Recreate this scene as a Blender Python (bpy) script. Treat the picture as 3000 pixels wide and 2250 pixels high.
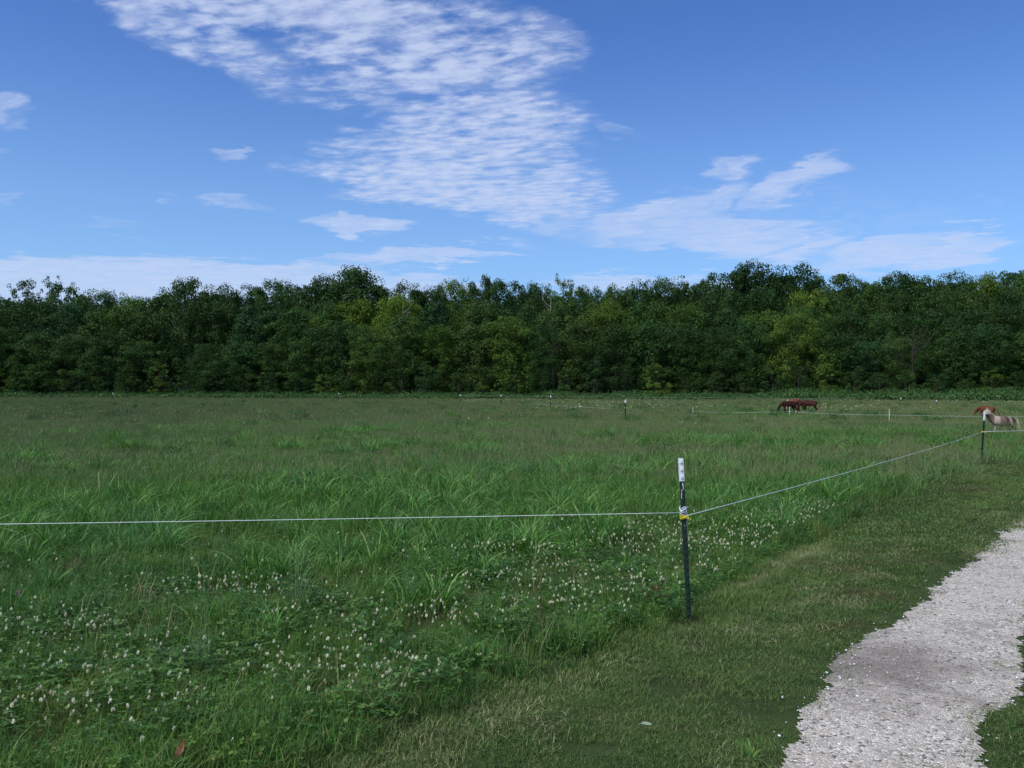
import bpy, math, random
import numpy as np
from mathutils import Vector, noise, Matrix, Euler

for o in list(bpy.data.objects): bpy.data.objects.remove(o)
S = bpy.context.scene
C = S.collection
R = math.radians

# ------------------------------------------------------------------ camera
F, CXP, HY, CH = 2550.0, 1500.0, 1140.0, 1.65       # focal (px of a 3000 px wide frame), centre, horizon row, eye height
cam_d = bpy.data.cameras.new('camera'); cam = bpy.data.objects.new('camera', cam_d); C.objects.link(cam)
cam_d.sensor_width = 36; cam_d.lens = 36*F/3000; cam_d.clip_start = .05; cam_d.clip_end = 6000
cam.location = (0, 0, CH); cam.rotation_euler = (R(90)+math.atan((HY-1125)/F), 0, 0)
S.camera = cam

# ------------------------------------------------------------------ light, exposure
SUN_EL, SUN_AZ = R(52), math.atan2(-.75, -.66)       # azimuth measured from +Y towards +X
S.view_settings.view_transform = 'Standard'; S.view_settings.look = 'None'
S.view_settings.exposure = EXPO = 0.85; S.view_settings.gamma = 1
sl = bpy.data.lights.new('sun', 'SUN'); so = bpy.data.objects.new('sun', sl); C.objects.link(so)
sl.energy = 2.2; sl.angle = R(28); sl.color = (1.0, .94, .80)
sdir = Vector((math.sin(SUN_AZ)*math.cos(SUN_EL), math.cos(SUN_AZ)*math.cos(SUN_EL), math.sin(SUN_EL)))
so.rotation_euler = sdir.to_track_quat('Z', 'Y').to_euler()

W = bpy.data.worlds.new('World'); S.world = W; W.use_nodes = True

class NT:
    """tiny node-graph writer"""
    def __init__(s, tree): s.t = tree; s.n = tree.nodes; s.l = tree.links
    def node(s, typ, **kw):
        x = s.n.new(typ)
        for k, v in kw.items(): setattr(x, k, v)
        return x
    def put(s, sock, v):
        if isinstance(v, bpy.types.NodeSocket): s.l.new(v, sock)
        elif v is not None: sock.default_value = v
    def m(s, op, a, b=None, c=None, clamp=False):
        x = s.node('ShaderNodeMath', operation=op, use_clamp=clamp)
        s.put(x.inputs[0], a); s.put(x.inputs[1], b)
        if c is not None: s.put(x.inputs[2], c)
        return x.outputs[0]
    def ss(s, v, lo, hi, a=0., b=1.):
        x = s.node('ShaderNodeMapRange', interpolation_type='SMOOTHSTEP')
        s.put(x.inputs[0], v)
        for i, q in enumerate((lo, hi, a, b)): s.put(x.inputs[i+1], q)
        return x.outputs[0]
    def mix(s, f, a, b, mode='MIX'):
        x = s.node('ShaderNodeMix', data_type='RGBA', blend_type=mode)
        s.put(x.inputs[0], f); s.put(x.inputs[6], a); s.put(x.inputs[7], b)
        return x.outputs[2]
    def xyz(s, a, b, c):
        x = s.node('ShaderNodeCombineXYZ')
        for i, q in enumerate((a, b, c)): s.put(x.inputs[i], q)
        return x.outputs[0]
    def noise(s, vec, scale, detail=3, rough=.5, dist=0.):
        x = s.node('ShaderNodeTexNoise'); s.put(x.inputs['Vector'], vec)
        x.inputs['Scale'].default_value = scale; x.inputs['Detail'].default_value = detail
        x.inputs['Roughness'].default_value = rough; x.inputs['Distortion'].default_value = dist
        return x.outputs[0]
    def vor(s, vec, scale, feat='F1', out='Distance', rnd=1.):
        x = s.node('ShaderNodeTexVoronoi', feature=feat); s.put(x.inputs['Vector'], vec)
        x.inputs['Scale'].default_value = scale; x.inputs['Randomness'].default_value = rnd
        return x.outputs[out]
    def ramp(s, v, stops):
        x = s.node('ShaderNodeValToRGB'); s.put(x.inputs[0], v)
        e = x.color_ramp.elements
        while len(e) < len(stops): e.new(.5)
        for q, (p, c) in zip(e, stops): q.position = p; q.color = (*c, 1)
        return x.outputs[0]

w = NT(W.node_tree)
for x in list(w.n): w.n.remove(x)
sky = w.node('ShaderNodeTexSky', sky_type='NISHITA', sun_disc=False)
sky.sun_elevation = SUN_EL; sky.sun_rotation = SUN_AZ; sky.altitude = 100; sky.air_density = 1.0; sky.dust_density = .8; sky.ozone_density = 2.0
geo = w.node('ShaderNodeTexCoord'); sep = w.node('ShaderNodeSeparateXYZ'); w.l.new(geo.outputs['Generated'], sep.inputs[0])
dx, dy, dz = sep.outputs
yy = w.m('MAXIMUM', dy, .02); zz = w.m('MAXIMUM', dz, .02)
# cloud sheet coordinates (a flat layer seen from below) and a fixed azimuth/height chart of the sky in kilo-units
px_, py_ = w.m('DIVIDE', dx, zz), w.m('DIVIDE', dy, zz)
P = w.xyz(px_, py_, 0.)
wob = w.noise(P, 1.7, 5, .6); wob2 = w.noise(w.xyz(w.m('ADD', px_, 7.3), py_, 3.), 1.7, 5, .6)
cu = w.m('ADD', w.m('MULTIPLY_ADD', w.m('DIVIDE', dx, yy), 2.55, 1.5), w.m('MULTIPLY_ADD', wob, .34, -.17))
cv = w.m('ADD', w.m('MULTIPLY_ADD', w.m('DIVIDE', dz, yy), -2.55, 1.14), w.m('MULTIPLY_ADD', wob2, .16, -.08))
def ell(cx, cy, rx, ry, rot, amp):
    a = R(rot); ca, sa = math.cos(a), math.sin(a)
    ddx = w.m('SUBTRACT', cu, cx/1000); ddy = w.m('SUBTRACT', cv, cy/1000)
    p = w.m('ADD', w.m('MULTIPLY', ddx, ca*1000/rx), w.m('MULTIPLY', ddy, sa*1000/rx))
    q = w.m('ADD', w.m('MULTIPLY', ddx, -sa*1000/ry), w.m('MULTIPLY', ddy, ca*1000/ry))
    r2 = w.m('MULTIPLY_ADD', p, p, w.m('MULTIPLY', q, q))
    return w.m('MULTIPLY', w.ss(r2, 1.35, .15), amp)
def field(lst):
    acc = None
    for e in lst:
        v = ell(*e); acc = v if acc is None else w.m('SMOOTH_MAX', acc, v, .12)
    return acc
mack = field([(790,-10,760,165,6,.95), (570,110,400,95,26,.82), (1200,110,500,190,8,1.05), (1590,120,140,105,20,.78), (900,250,400,75,14,.60),
              (1430,385,360,150,-4,1.05), (1330,545,530,92,8,1.1), (1080,430,220,60,0,.70), (1660,560,170,130,30,.8), (1500,262,240,60,12,.62)])
cirr = field([(2330,525,210,58,-20,.95), (2130,478,110,42,-8,.70), (1930,645,260,85,-12,.9), (2200,695,380,85,6,.85), (2060,600,170,60,-28,.80),
              (2660,745,340,72,-6,.95), (2780,690,170,24,-9,.85), (2890,585,70,26,-8,.45), (1060,655,170,30,8,.9), (420,830,1100,85,1,1.3), (1250,745,330,32,-3,1.0),
              (1900,835,330,45,0,.85), (5,325,95,45,5,.66), (10,460,50,18,0,.5), (690,448,60,16,-4,.62), (515,575,45,13,6,.62), (660,590,120,20,8,.6),
              (10,590,60,30,0,.5), (300,668,120,16,5,.4), (1830,380,110,28,10,.42), (2480,640,500,130,8,.34), (1660,620,130,100,50,.5)])
Pm = w.xyz(w.m('MULTIPLY_ADD', py_, .10, px_), w.m('MULTIPLY_ADD', px_, .28, w.m('MULTIPLY', py_, 1.15)), w.m('MULTIPLY', wob, .35))
cell = w.vor(Pm, 12.5, 'SMOOTH_F1'); fine = w.noise(Pm, 13, 4, .55); big = w.noise(P, 3.4, 4, .6)
Pr = w.xyz(w.m('MULTIPLY', px_, .55), w.m('MULTIPLY_ADD', px_, .22, py_), 0.)
ripp = w.noise(Pr, 19, 3, .6, .6); tex = w.noise(P, 38, 4, .65)
puff = w.m('ADD', w.m('MULTIPLY_ADD', cell, -1.35, .55), w.m('ADD', w.m('MULTIPLY_ADD', fine, 1.2, -.6), w.m('ADD', w.m('MULTIPLY_ADD', big, 1.9, -.95), w.m('ADD', w.m('MULTIPLY_ADD', ripp, 1.5, -.75), w.m('MULTIPLY_ADD', tex, .7, -.35)))))
a1 = w.ss(w.m('MULTIPLY_ADD', puff, w.ss(dz, .10, .34, .55, 1.15), w.m('MULTIPLY_ADD', mack, 1.05, -.20)), -.30, 1.55)
a1 = w.m('MAXIMUM', w.m('MULTIPLY', a1, w.ss(mack, .05, .85)), w.m('MULTIPLY', w.m('MULTIPLY', w.ss(mack, .2, 1.0), w.ss(big, .32, .62)), .34))
Ps = w.xyz(w.m('MULTIPLY_ADD', py_, .55, px_), w.m('MULTIPLY_ADD', px_, -.5, w.m('MULTIPLY', py_, .9)), .3)
st = w.noise(w.xyz(w.m('MULTIPLY', w.m('MULTIPLY_ADD', py_, .12, px_), 1.0), w.m('MULTIPLY', py_, 2.2), .3), 2.3, 6, .62, .5)
fa, fb_ = w.m('MULTIPLY_ADD', cu, .91, w.m('MULTIPLY', cv, -.41)), w.m('MULTIPLY_ADD', cu, .41, w.m('MULTIPLY', cv, .91))
fil = w.noise(w.xyz(w.m('MULTIPLY', fa, .9), w.m('MULTIPLY', fb_, 4.5), .7), 2.6, 6, .62, 1.2)
a2 = w.ss(w.m('ADD', cirr, w.m('ADD', w.m('MULTIPLY_ADD', st, .8, -.40), w.m('MULTIPLY_ADD', fil, 2.4, -1.22))), -.05, 1.25)
a2 = w.m('MULTIPLY', a2, w.ss(cirr, .02, .7))
alpha = w.m('MULTIPLY', w.m('MAXIMUM', a1, w.m('MULTIPLY', w.m('MULTIPLY', a2, w.ss(w.noise(Pr, 6, 5, .65, .8), .2, .75, .66, 1.08)), .86)), .84)
alpha = w.m('MULTIPLY', alpha, w.ss(dy, .02, .2))
hs = w.node('ShaderNodeHueSaturation'); w.l.new(sky.outputs[0], hs.inputs['Color']); hs.inputs['Saturation'].default_value = 1.0
skyc = w.mix(1., hs.outputs[0], (.60, .935, 1.54, 1), 'MULTIPLY')
skyc = w.mix(w.m('MULTIPLY', w.ss(dz, .40, .03), .40), skyc, (4.6, 7.6, 10.2, 1))   # thin high veil thickening low down
cloudc = (6.0, 6.9, 9.2, 1)
col = w.mix(alpha, skyc, cloudc)
bg = w.node('ShaderNodeBackground'); w.l.new(col, bg.inputs[0]); bg.inputs[1].default_value = .055
wo = w.node('ShaderNodeOutputWorld'); w.l.new(bg.outputs[0], wo.inputs[0])
W.cycles.sampling_method = 'MANUAL'; W.cycles.sample_map_resolution = 512

# ------------------------------------------------------------------ helpers
rs = np.random.RandomState(7); rnd = random.Random(11)
def G(px, py):                       # ground point seen at a pixel row/column of the 3000 x 2250 frame
    d = F*CH/(py-HY); return (px-CXP)*d/F, d
def X(px, d): return (px-CXP)*d/F
def Z(py, d): return CH-(py-HY)*d/F
def nz(x, y, s, o=0.): return noise.noise(Vector((x*s, y*s, o)))
def fb(x, y, s, o=0.): return nz(x, y, s, o)+.5*nz(x, y, s*2.1, o+9)+.25*nz(x, y, s*4.3, o+17)

def tag(o, label=None, cat=None, group=None, kind=None):
    if label: o['label'] = label
    if cat: o['category'] = cat
    if group: o['group'] = group
    if kind: o['kind'] = kind
    return o
def link(name, data, parent=None, mat=None):
    o = bpy.data.objects.new(name, data); C.objects.link(o)
    if parent is not None: o.parent = parent
    if mat is not None: data.materials.clear(); data.materials.append(mat)
    return o
def mesh_np(name, V, Q, att=None, mats=None, midx=None, smooth=False):
    V = np.asarray(V, dtype=np.float32).reshape(-1, 3); Q = np.asarray(Q, dtype=np.int32); k = Q.shape[1]
    me = bpy.data.meshes.new(name); me.vertices.add(len(V)); me.vertices.foreach_set('co', V.ravel())
    me.loops.add(Q.size); me.loops.foreach_set('vertex_index', Q.ravel())
    me.polygons.add(len(Q)); me.polygons.foreach_set('loop_start', np.arange(0, Q.size, k, dtype=np.int32))
    me.polygons.foreach_set('loop_total', np.full(len(Q), k, dtype=np.int32))
    if smooth: me.polygons.foreach_set('use_smooth', np.ones(len(Q), dtype=bool))
    if mats:
        for m_ in mats: me.materials.append(m_)
    if midx is not None: me.polygons.foreach_set('material_index', np.asarray(midx, dtype=np.int32))
    if att is not None:
        for an, arr in att.items():
            a = me.attributes.new(an, 'FLOAT', 'POINT'); a.data.foreach_set('value', np.asarray(arr, dtype=np.float32))
    me.update(calc_edges=True); me.validate()
    return me
class MB:
    """collects shapes, builds one mesh"""
    def __init__(s): s.v = []; s.f = []
    def add(s, vs, fs): b = len(s.v); s.v += [tuple(q) for q in vs]; s.f += [tuple(i+b for i in f) for f in fs]
    def tube(s, pts, rad, n=8, cap=True):
        pts = [Vector(p) for p in pts]; rings = []
        if not isinstance(rad, (list, tuple)): rad = [rad]*len(pts)
        up = None
        for i, p in enumerate(pts):
            t = (pts[min(i+1, len(pts)-1)]-pts[max(i-1, 0)]).normalized()
            if up is None: up = t.orthogonal().normalized()
            u = (up-t*up.dot(t)).normalized(); up = u; v = t.cross(u)
            rings.append([p+(u*math.cos(2*math.pi*k/n)+v*math.sin(2*math.pi*k/n))*rad[i] for k in range(n)])
        vs = [q for r_ in rings for q in r_]
        fs = [(i*n+k, i*n+(k+1) % n, (i+1)*n+(k+1) % n, (i+1)*n+k) for i in range(len(pts)-1) for k in range(n)]
        if cap: fs += [tuple(range(n))[::-1], tuple((len(pts)-1)*n+k for k in range(n))]
        s.add(vs, fs)
    def prism(s, prof, z0, z1, M=None):                # profile in xy, extruded along z
        n = len(prof); vs = [Vector((a, b, z0)) for a, b in prof]+[Vector((a, b, z1)) for a, b in prof]
        if M: vs = [M @ q for q in vs]
        s.add(vs, [(i, (i+1) % n, n+(i+1) % n, n+i) for i in range(n)]+[tuple(range(n))[::-1], tuple(range(n, 2*n))])
    def box(s, c, d, b=.0):
        x, y, z = c; a, e, h = d[0]/2, d[1]/2, d[2]/2
        q = b
        s.prism([(x-a+q, y-e), (x+a-q, y-e), (x+a, y-e+q), (x+a, y+e-q), (x+a-q, y+e), (x-a+q, y+e), (x-a, y+e-q), (x-a, y-e+q)] if q else
                [(x-a, y-e), (x+a, y-e), (x+a, y+e), (x-a, y+e)], z-h, z+h)
    def ball(s, c, r, n=8, m_=5, sq=(1, 1, 1)):
        vs = []; fs = []
        for i in range(m_+1):
            th = math.pi*i/m_
            for k in range(n):
                ph = 2*math.pi*k/n
                vs.append((c[0]+r*sq[0]*math.sin(th)*math.cos(ph), c[1]+r*sq[1]*math.sin(th)*math.sin(ph), c[2]+r*sq[2]*math.cos(th)))
        for i in range(m_):
            for k in range(n): fs.append((i*n+k, (i+1)*n+k, (i+1)*n+(k+1) % n, i*n+(k+1) % n))
        s.add(vs, fs)
    def mesh(s, name, mat=None, smooth=False):
        me = bpy.data.meshes.new(name); me.from_pydata(s.v, [], s.f); me.validate()
        if smooth: me.polygons.foreach_set('use_smooth', np.ones(len(me.polygons), dtype=bool))
        if mat: me.materials.append(mat)
        return me
    def build(s, name, mat, parent=None, smooth=False): return link(name, s.mesh(name, mat, smooth), parent)
def empty(name, loc=(0, 0, 0), rz=0, sc=None):
    o = bpy.data.objects.new(name, None); C.objects.link(o); o.location = loc; o.rotation_euler = (0, 0, rz); o.empty_display_size = .2
    if sc: o.scale = sc
    return o
def copy_tree(o, parent=None):
    c = o.copy(); C.objects.link(c); c.parent = parent
    for ch in list(o.children): copy_tree(ch, c)
    return c

# ------------------------------------------------------------------ materials
def mat(name):
    m_ = bpy.data.materials.new(name); m_.use_nodes = True; n = NT(m_.node_tree); b = n.n['Principled BSDF']; return m_, n, b
def plain(name, colr, rough=.6, spec=.4, var=.0, scale=20, metal=0., bump=0.):
    m_, n, b = mat(name); b.inputs['Roughness'].default_value = rough; b.inputs['Specular IOR Level'].default_value = spec; b.inputs['Metallic'].default_value = metal
    tc = n.node('ShaderNodeTexCoord').outputs['Object']; ns = n.noise(tc, scale, 4, .6)
    if var:
        lo = tuple(c*(1-var) for c in colr); hi = tuple(min(1, c*(1+var)) for c in colr)
        n.put(b.inputs['Base Color'], n.ramp(ns, [(.3, lo), (.7, hi)]))
    else: b.inputs['Base Color'].default_value = (*colr, 1)
    if bump:
        bp = n.node('ShaderNodeBump'); bp.inputs['Strength'].default_value = bump; bp.inputs['Distance'].default_value = .01
        n.put(bp.inputs['Height'], ns); n.put(b.inputs['Normal'], bp.outputs[0])
    return m_
def leafmat(name, stops, patch=None, pscale=.12, trans=.3, usecol=False, rough=.55, spec=.3, att='tint', instr=.35):
    """foliage: colour from a per-leaf attribute, shifted per plant and by soft patches over the ground"""
    m_, n, b = mat(name)
    at = n.node('ShaderNodeAttribute', attribute_name=att).outputs['Fac']
    oi = n.node('ShaderNodeObjectInfo')
    v = n.m('ADD', at, n.m('MULTIPLY_ADD', oi.outputs['Random'], instr, -instr/2), clamp=True)
    c = n.ramp(v, stops)
    pos = n.node('ShaderNodeNewGeometry').outputs['Position']
    if patch:
        for pc, sc_, lo, hi, amt, *rows in patch:
            pp = pos
            if rows:                                     # mowing rows lie along the verge
                mpn = n.node('ShaderNodeMapping', vector_type='POINT'); mpn.inputs['Rotation'].default_value = (0, 0, -R(54)); mpn.inputs['Scale'].default_value = (.18, 1, 1); n.l.new(pos, mpn.inputs[0])
                vr = n.node('ShaderNodeVectorRotate'); vr.inputs['Angle'].default_value = -R(54); n.l.new(pos, vr.inputs[0]); sc2 = n.node('ShaderNodeVectorMath', operation='MULTIPLY'); sc2.inputs[1].default_value = (.16, 1, 1); n.l.new(vr.outputs[0], sc2.inputs[0]); pp = sc2.outputs[0]; n.n.remove(mpn)
            pn = n.noise(pp, sc_, 4, .6)
            c = n.mix(n.m('MULTIPLY', n.ss(pn, lo, hi), amt), c, (*pc, 1))
    if usecol: c = n.mix(1., c, oi.outputs['Color'], 'MULTIPLY')
    n.put(b.inputs['Base Color'], c); b.inputs['Roughness'].default_value = rough; b.inputs['Specular IOR Level'].default_value = spec
    tr = n.node('ShaderNodeBsdfTranslucent'); n.put(tr.inputs[0], n.mix(1., c, (1.15, 1.2, .6, 1), 'MULTIPLY'))
    mx = n.node('ShaderNodeMixShader'); mx.inputs[0].default_value = trans
    n.l.new(b.outputs[0], mx.inputs[1]); n.l.new(tr.outputs[0], mx.inputs[2]); n.l.new(mx.outputs[0], n.n['Material Output'].inputs[0])
    return m_

# ------------------------------------------------------------------ where the verge and the track run
VERGE = [G(*p) for p in [(700,2330), (900,2240), (1300,2075), (1900,1850), (2019,1826), (2300,1632), (2550,1486), (2780,1394), (2873,1368), (3060,1336), (3400,1300)]]
TRL = [(.95, 2.6), (1.05, 3.5)]+[G(*p) for p in [(2285,2205), (2345,2105), (2388,2040), (2415,1975), (2472,1910), (2550,1862), (2640,1815), (2710,1760), (2768,1694), (2836,1658), (2881,1617), (2940,1568), (3000,1527), (3160,1470)]]+[(14.0, 15.6), (24., 20.5)]
TRR = [(1.85, 2.6), (1.97, 3.4), G(2870,2250), G(2862,2190), G(2890,2112), G(2962,2072), G(2985,1975), G(2990,1862), G(3030,1770), (5.6, 7.9), (8.2, 10.1), (12, 11.8), (24., 15.5)]
def interp(line, y):
    if y <= line[0][1]: return line[0][0]
    for (x0, y0), (x1, y1) in zip(line, line[1:]):
        if y <= y1: return x0+(x1-x0)*(y-y0)/max(1e-6, y1-y0)
    return line[-1][0]+(y-line[-1][1])*2.5
def verge_x(y): return interp(VERGE, y)
def trackl(y): return interp(TRL, y)
def trackr(y): return interp(TRR, y)
def track_in(x, y):                   # >0 inside the gravel, metres from its ragged edge (roughly)
    j = .06*fb(x, y, 1.9, 3)+.055*fb(x, y, 6., 5)
    return min(x-trackl(y), trackr(y)-x)+j*(1+.05*y)

# ------------------------------------------------------------------ ground sheet, with the wooded rise behind the field
def line_d(px): return 150-45*min(1.1, max(-.1, px/3000))        # distance of the wood's edge
def ground_z(x, y):
    if y < 95: return 0.
    px = CXP+x/y*F; off = y-line_d(px)-12
    if off <= 0: return 0.
    k = min(1, max(0, (px-1350)/900)); k = k*k*(3-2*k)
    return min(1, off/75)**1.2*(3.+12*k)
def axis(vals): return np.array(sorted(set(vals)))
gx = np.concatenate([-np.geomspace(3000, 20, 26), np.linspace(-18, 18, 49), np.geomspace(20, 3000, 26)])
gy = np.concatenate([[-3000, -800, -200, -60, -20], np.linspace(-8, 40, 65), np.geomspace(42, 90, 12), np.linspace(95, 260, 50), np.geomspace(280, 4000, 10)])
gv = []; nx = len(gx)
for y in gy:
    for x in gx:
        z = ground_z(x, y) if -400 < x < 400 else (ground_z(math.copysign(400, x), y))
        gv.append((x, y, z))
gq = [(j*nx+i, j*nx+i+1, (j+1)*nx+i+1, (j+1)*nx+i) for j in range(len(gy)-1) for i in range(nx-1)]
m_, n, b = mat('soil_and_thatch')
pos = n.node('ShaderNodeNewGeometry').outputs['Position']
c = n.ramp(n.noise(pos, 1.3, 6, .65), [(.3, (.022, .036, .010)), (.52, (.040, .066, .018)), (.72, (.070, .074, .032))])
c = n.mix(n.m('MULTIPLY', n.ss(n.noise(pos, 60, 3, .7), .5, .75), .6), c, (.10, .088, .055, 1))
n.put(b.inputs['Base Color'], c); b.inputs['Roughness'].default_value = .95; b.inputs['Specular IOR Level'].default_value = .1
bp = n.node('ShaderNodeBump'); bp.inputs['Strength'].default_value = .6; bp.inputs['Distance'].default_value = .02
n.put(bp.inputs['Height'], n.noise(pos, 45, 5, .7)); n.put(b.inputs['Normal'], bp.outputs[0])
M_SOIL = m_
g = link('ground', mesh_np('ground', gv, gq, smooth=True), None, M_SOIL); tag(g, kind='structure')

# ------------------------------------------------------------------ gravel track
m_, n, b = mat('crushed_limestone')
pos = n.node('ShaderNodeNewGeometry').outputs['Position']
v1 = n.vor(pos, 62, 'F1', 'Color'); v2 = n.vor(pos, 150, 'F1', 'Color'); e1 = n.vor(pos, 62, 'DISTANCE_TO_EDGE')
s1 = n.node('ShaderNodeSeparateColor'); n.l.new(v1, s1.inputs[0]); s2 = n.node('ShaderNodeSeparateColor'); n.l.new(v2, s2.inputs[0])
c1 = n.ramp(s1.outputs[0], [(0., (.10, .095, .085)), (.07, (.17, .16, .15)), (.12, (.33, .32, .31)), (.3, (.42, .405, .40)), (.7, (.52, .505, .51)), (1., (.70, .69, .70))])
c2 = n.ramp(s2.outputs[0], [(0., (.26, .24, .22)), (.5, (.47, .455, .455)), (1., (.62, .61, .62))])
c = n.mix(n.ss(n.noise(pos, 9, 3, .6), .45, .68), c1, c2)
c = n.mix(n.m('MULTIPLY', n.ss(e1, .12, .0), .35), c, (.20, .18, .165, 1))
c = n.mix(1., c, (1.20, 1.13, .96, 1), 'MULTIPLY')
damp = n.node('ShaderNodeVectorMath', operation='DISTANCE'); n.l.new(pos, damp.inputs[0]); damp.inputs[1].default_value = (2.16, 5.19, 0)
dm = n.m('ADD', damp.outputs['Value'], n.m('MULTIPLY_ADD', n.noise(pos, 2.6, 4, .65), 1.5, -.75))
c = n.mix(n.m('MULTIPLY', n.ss(dm, .95, .15), .72), c, (.16, .135, .115, 1))
c = n.mix(n.m('MULTIPLY', n.ss(n.noise(pos, 2.1, 5, .7), .52, .70), .55), c, (.22, .19, .15, 1))
c = n.mix(n.m('MULTIPLY', n.ss(n.noise(pos, 7, 5, .7), .56, .70), .5), c, (.17, .15, .125, 1))
n.put(b.inputs['Base Color'], c); b.inputs['Roughness'].default_value = .9; b.inputs['Specular IOR Level'].default_value = .2
bp = n.node('ShaderNodeBump'); bp.inputs['Strength'].default_value = .9; bp.inputs['Distance'].default_value = .008
n.put(bp.inputs['Height'], n.m('ADD', s1.outputs[1], n.m('MULTIPLY', e1, 2.))); n.put(b.inputs['Normal'], bp.outputs[0])
M_GRAV = m_
st_ = .022
mbv = {}; tv = []; tq = []
def tvid(i, j):
    k = (i, j)
    if k not in mbv:
        x, y = i*st_, j*st_; mbv[k] = len(tv)
        e = track_in(x, y)
        tv.append((x, y, .004+.012*min(1, max(0, e*3))+.004*nz(x, y, 4)))
    return mbv[k]
for j in range(int(2.7/st_), int(12/st_)):
    for i in range(int(.6/st_), int(13/st_)):
        x, y = (i+.5)*st_, (j+.5)*st_
        if track_in(x, y) > 0: tq.append((tvid(i, j), tvid(i+1, j), tvid(i+1, j+1), tvid(i, j+1)))
tv2 = []; tq2 = []; st2 = .15; mb2 = {}
def tvid2(i, j):
    if (i, j) not in mb2: mb2[(i, j)] = len(tv2); tv2.append((i*st2, j*st2, .012))
    return mb2[(i, j)]
for j in range(int(2.7/st2), int(21/st2)):
    for i in range(int(4/st2), int(26/st2)):
        x, y = (i+.5)*st2, (j+.5)*st2
        if (y > 12 or x > 13) and track_in(x, y) > 0: tq2.append((tvid2(i, j), tvid2(i+1, j), tvid2(i+1, j+1), tvid2(i, j+1)))
nb_ = len(tv); tq += [tuple(i+nb_ for i in f) for f in tq2]; tv += tv2
tr = link('gravel_track', mesh_np('gravel_track', tv, tq), None, M_GRAV); tag(tr, kind='structure')

# ------------------------------------------------------------------ grass and ground cover
def blades(n_, radius, h0, h1, w0, bend=(.2, .7), segs=3, seed=0, tip=.12, droop=.35, clump=0., twist=1.):
    r = np.random.RandomState(seed)
    a = r.rand(n_)*2*np.pi; rr = radius*np.sqrt(r.rand(n_))
    if clump: rr = radius*r.rand(n_)**(1+clump)
    bx, by = rr*np.cos(a), rr*np.sin(a)
    az = r.rand(n_)*2*np.pi
    if clump: az = a+r.randn(n_)*.5
    h = h0+(h1-h0)*r.rand(n_)**1.3; bd = bend[0]+(bend[1]-bend[0])*r.rand(n_); ww = w0*(.6+.8*r.rand(n_))
    sa = az+np.pi/2+r.randn(n_)*.5*twist; tint = r.rand(n_)
    V = np.zeros((n_, segs+1, 2, 3)); ts = np.linspace(0, 1, segs+1)
    for k, t in enumerate(ts):
        x = bx+np.cos(az)*h*bd*t**1.8; y = by+np.sin(az)*h*bd*t**1.8; z = h*(t-droop*bd*t**3)
        wd = ww*((1-t)**.7*(1-tip)+tip)*(.75+.5*min(1, 3*t))*.5
        V[:, k, 0] = np.stack([x-np.cos(sa)*wd, y-np.sin(sa)*wd, z], 1); V[:, k, 1] = np.stack([x+np.cos(sa)*wd, y+np.sin(sa)*wd, z], 1)
    V = V.reshape(n_, (segs+1)*2, 3); base = (np.arange(n_)*(segs+1)*2)[:, None]
    Q = np.concatenate([base+np.array([2*k, 2*k+1, 2*k+3, 2*k+2])[None] for k in range(segs)], 1).reshape(-1, 4)
    return V.reshape(-1, 3), Q, np.repeat(tint, (segs+1)*2)
def join(parts):
    V = []; Q = []; T = []; b_ = 0
    for v, q, t in parts: V.append(v); Q.append(q+b_); T.append(t); b_ += len(v)
    return np.concatenate(V), np.concatenate(Q), np.concatenate(T)
def proto(name, parts, mats, idx=None):
    coll = protos.setdefault(name, [])
    V, Q, T = join(parts); mi = None
    if idx is not None: mi = np.concatenate([np.full(len(p[1]), i) for p, i in zip(parts, idx)])
    coll.append(mesh_np(name+'_tuft', V, Q, {'tint': T}, mats, mi))
protos = {}
def heads(V, T, n_, size, seed, elong=2.2):            # little seed heads at random places given by V (n,3)
    r = np.random.RandomState(seed); out = []; q = []
    for i in range(n_):
        c_ = V[i]; a = r.rand()*3.14
        for s_ in range(2):
            d = np.array([math.cos(a+s_*1.57), math.sin(a+s_*1.57), 0])*size
            b_ = len(out)
            out += [c_-np.array([0, 0, size*elong]), c_+d, c_+np.array([0, 0, size*elong]), c_-d]; q.append([b_, b_+1, b_+2, b_+3])
    return np.array(out), np.array(q), np.repeat(r.rand(n_), 8)
def stalks(n_, radius, h0, h1, w0, seed, hs=.008, elong=4):
    r = np.random.RandomState(seed); P_ = []; V = []; Q = []; T = []
    for i in range(n_):
        a, rr = r.rand()*6.28, radius*math.sqrt(r.rand()); x, y = rr*math.cos(a), rr*math.sin(a); h = h0+(h1-h0)*r.rand(); l = r.rand()*6.28; le = r.rand()*.3*h
        tx, ty = x+math.cos(l)*le, y+math.sin(l)*le; f = r.rand()*3.14; ca, sa = math.cos(f)*w0/2, math.sin(f)*w0/2; b_ = len(V)
        mx_, my_ = x+(tx-x)*.4, y+(ty-y)*.4
        V += [(x-ca, y-sa, 0), (x+ca, y+sa, 0), (mx_-ca, my_-sa, h*.6), (mx_+ca, my_+sa, h*.6), (tx-ca*.6, ty-sa*.6, h), (tx+ca*.6, ty+sa*.6, h)]
        Q += [[b_, b_+1, b_+3, b_+2], [b_+2, b_+3, b_+5, b_+4]]; T += [r.rand()]*6; P_.append((tx, ty, h))
    st_p = (np.array(V), np.array(Q), np.array(T)); hd = heads(np.array(P_), None, n_, hs, seed+1, elong)
    return st_p, hd

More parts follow.
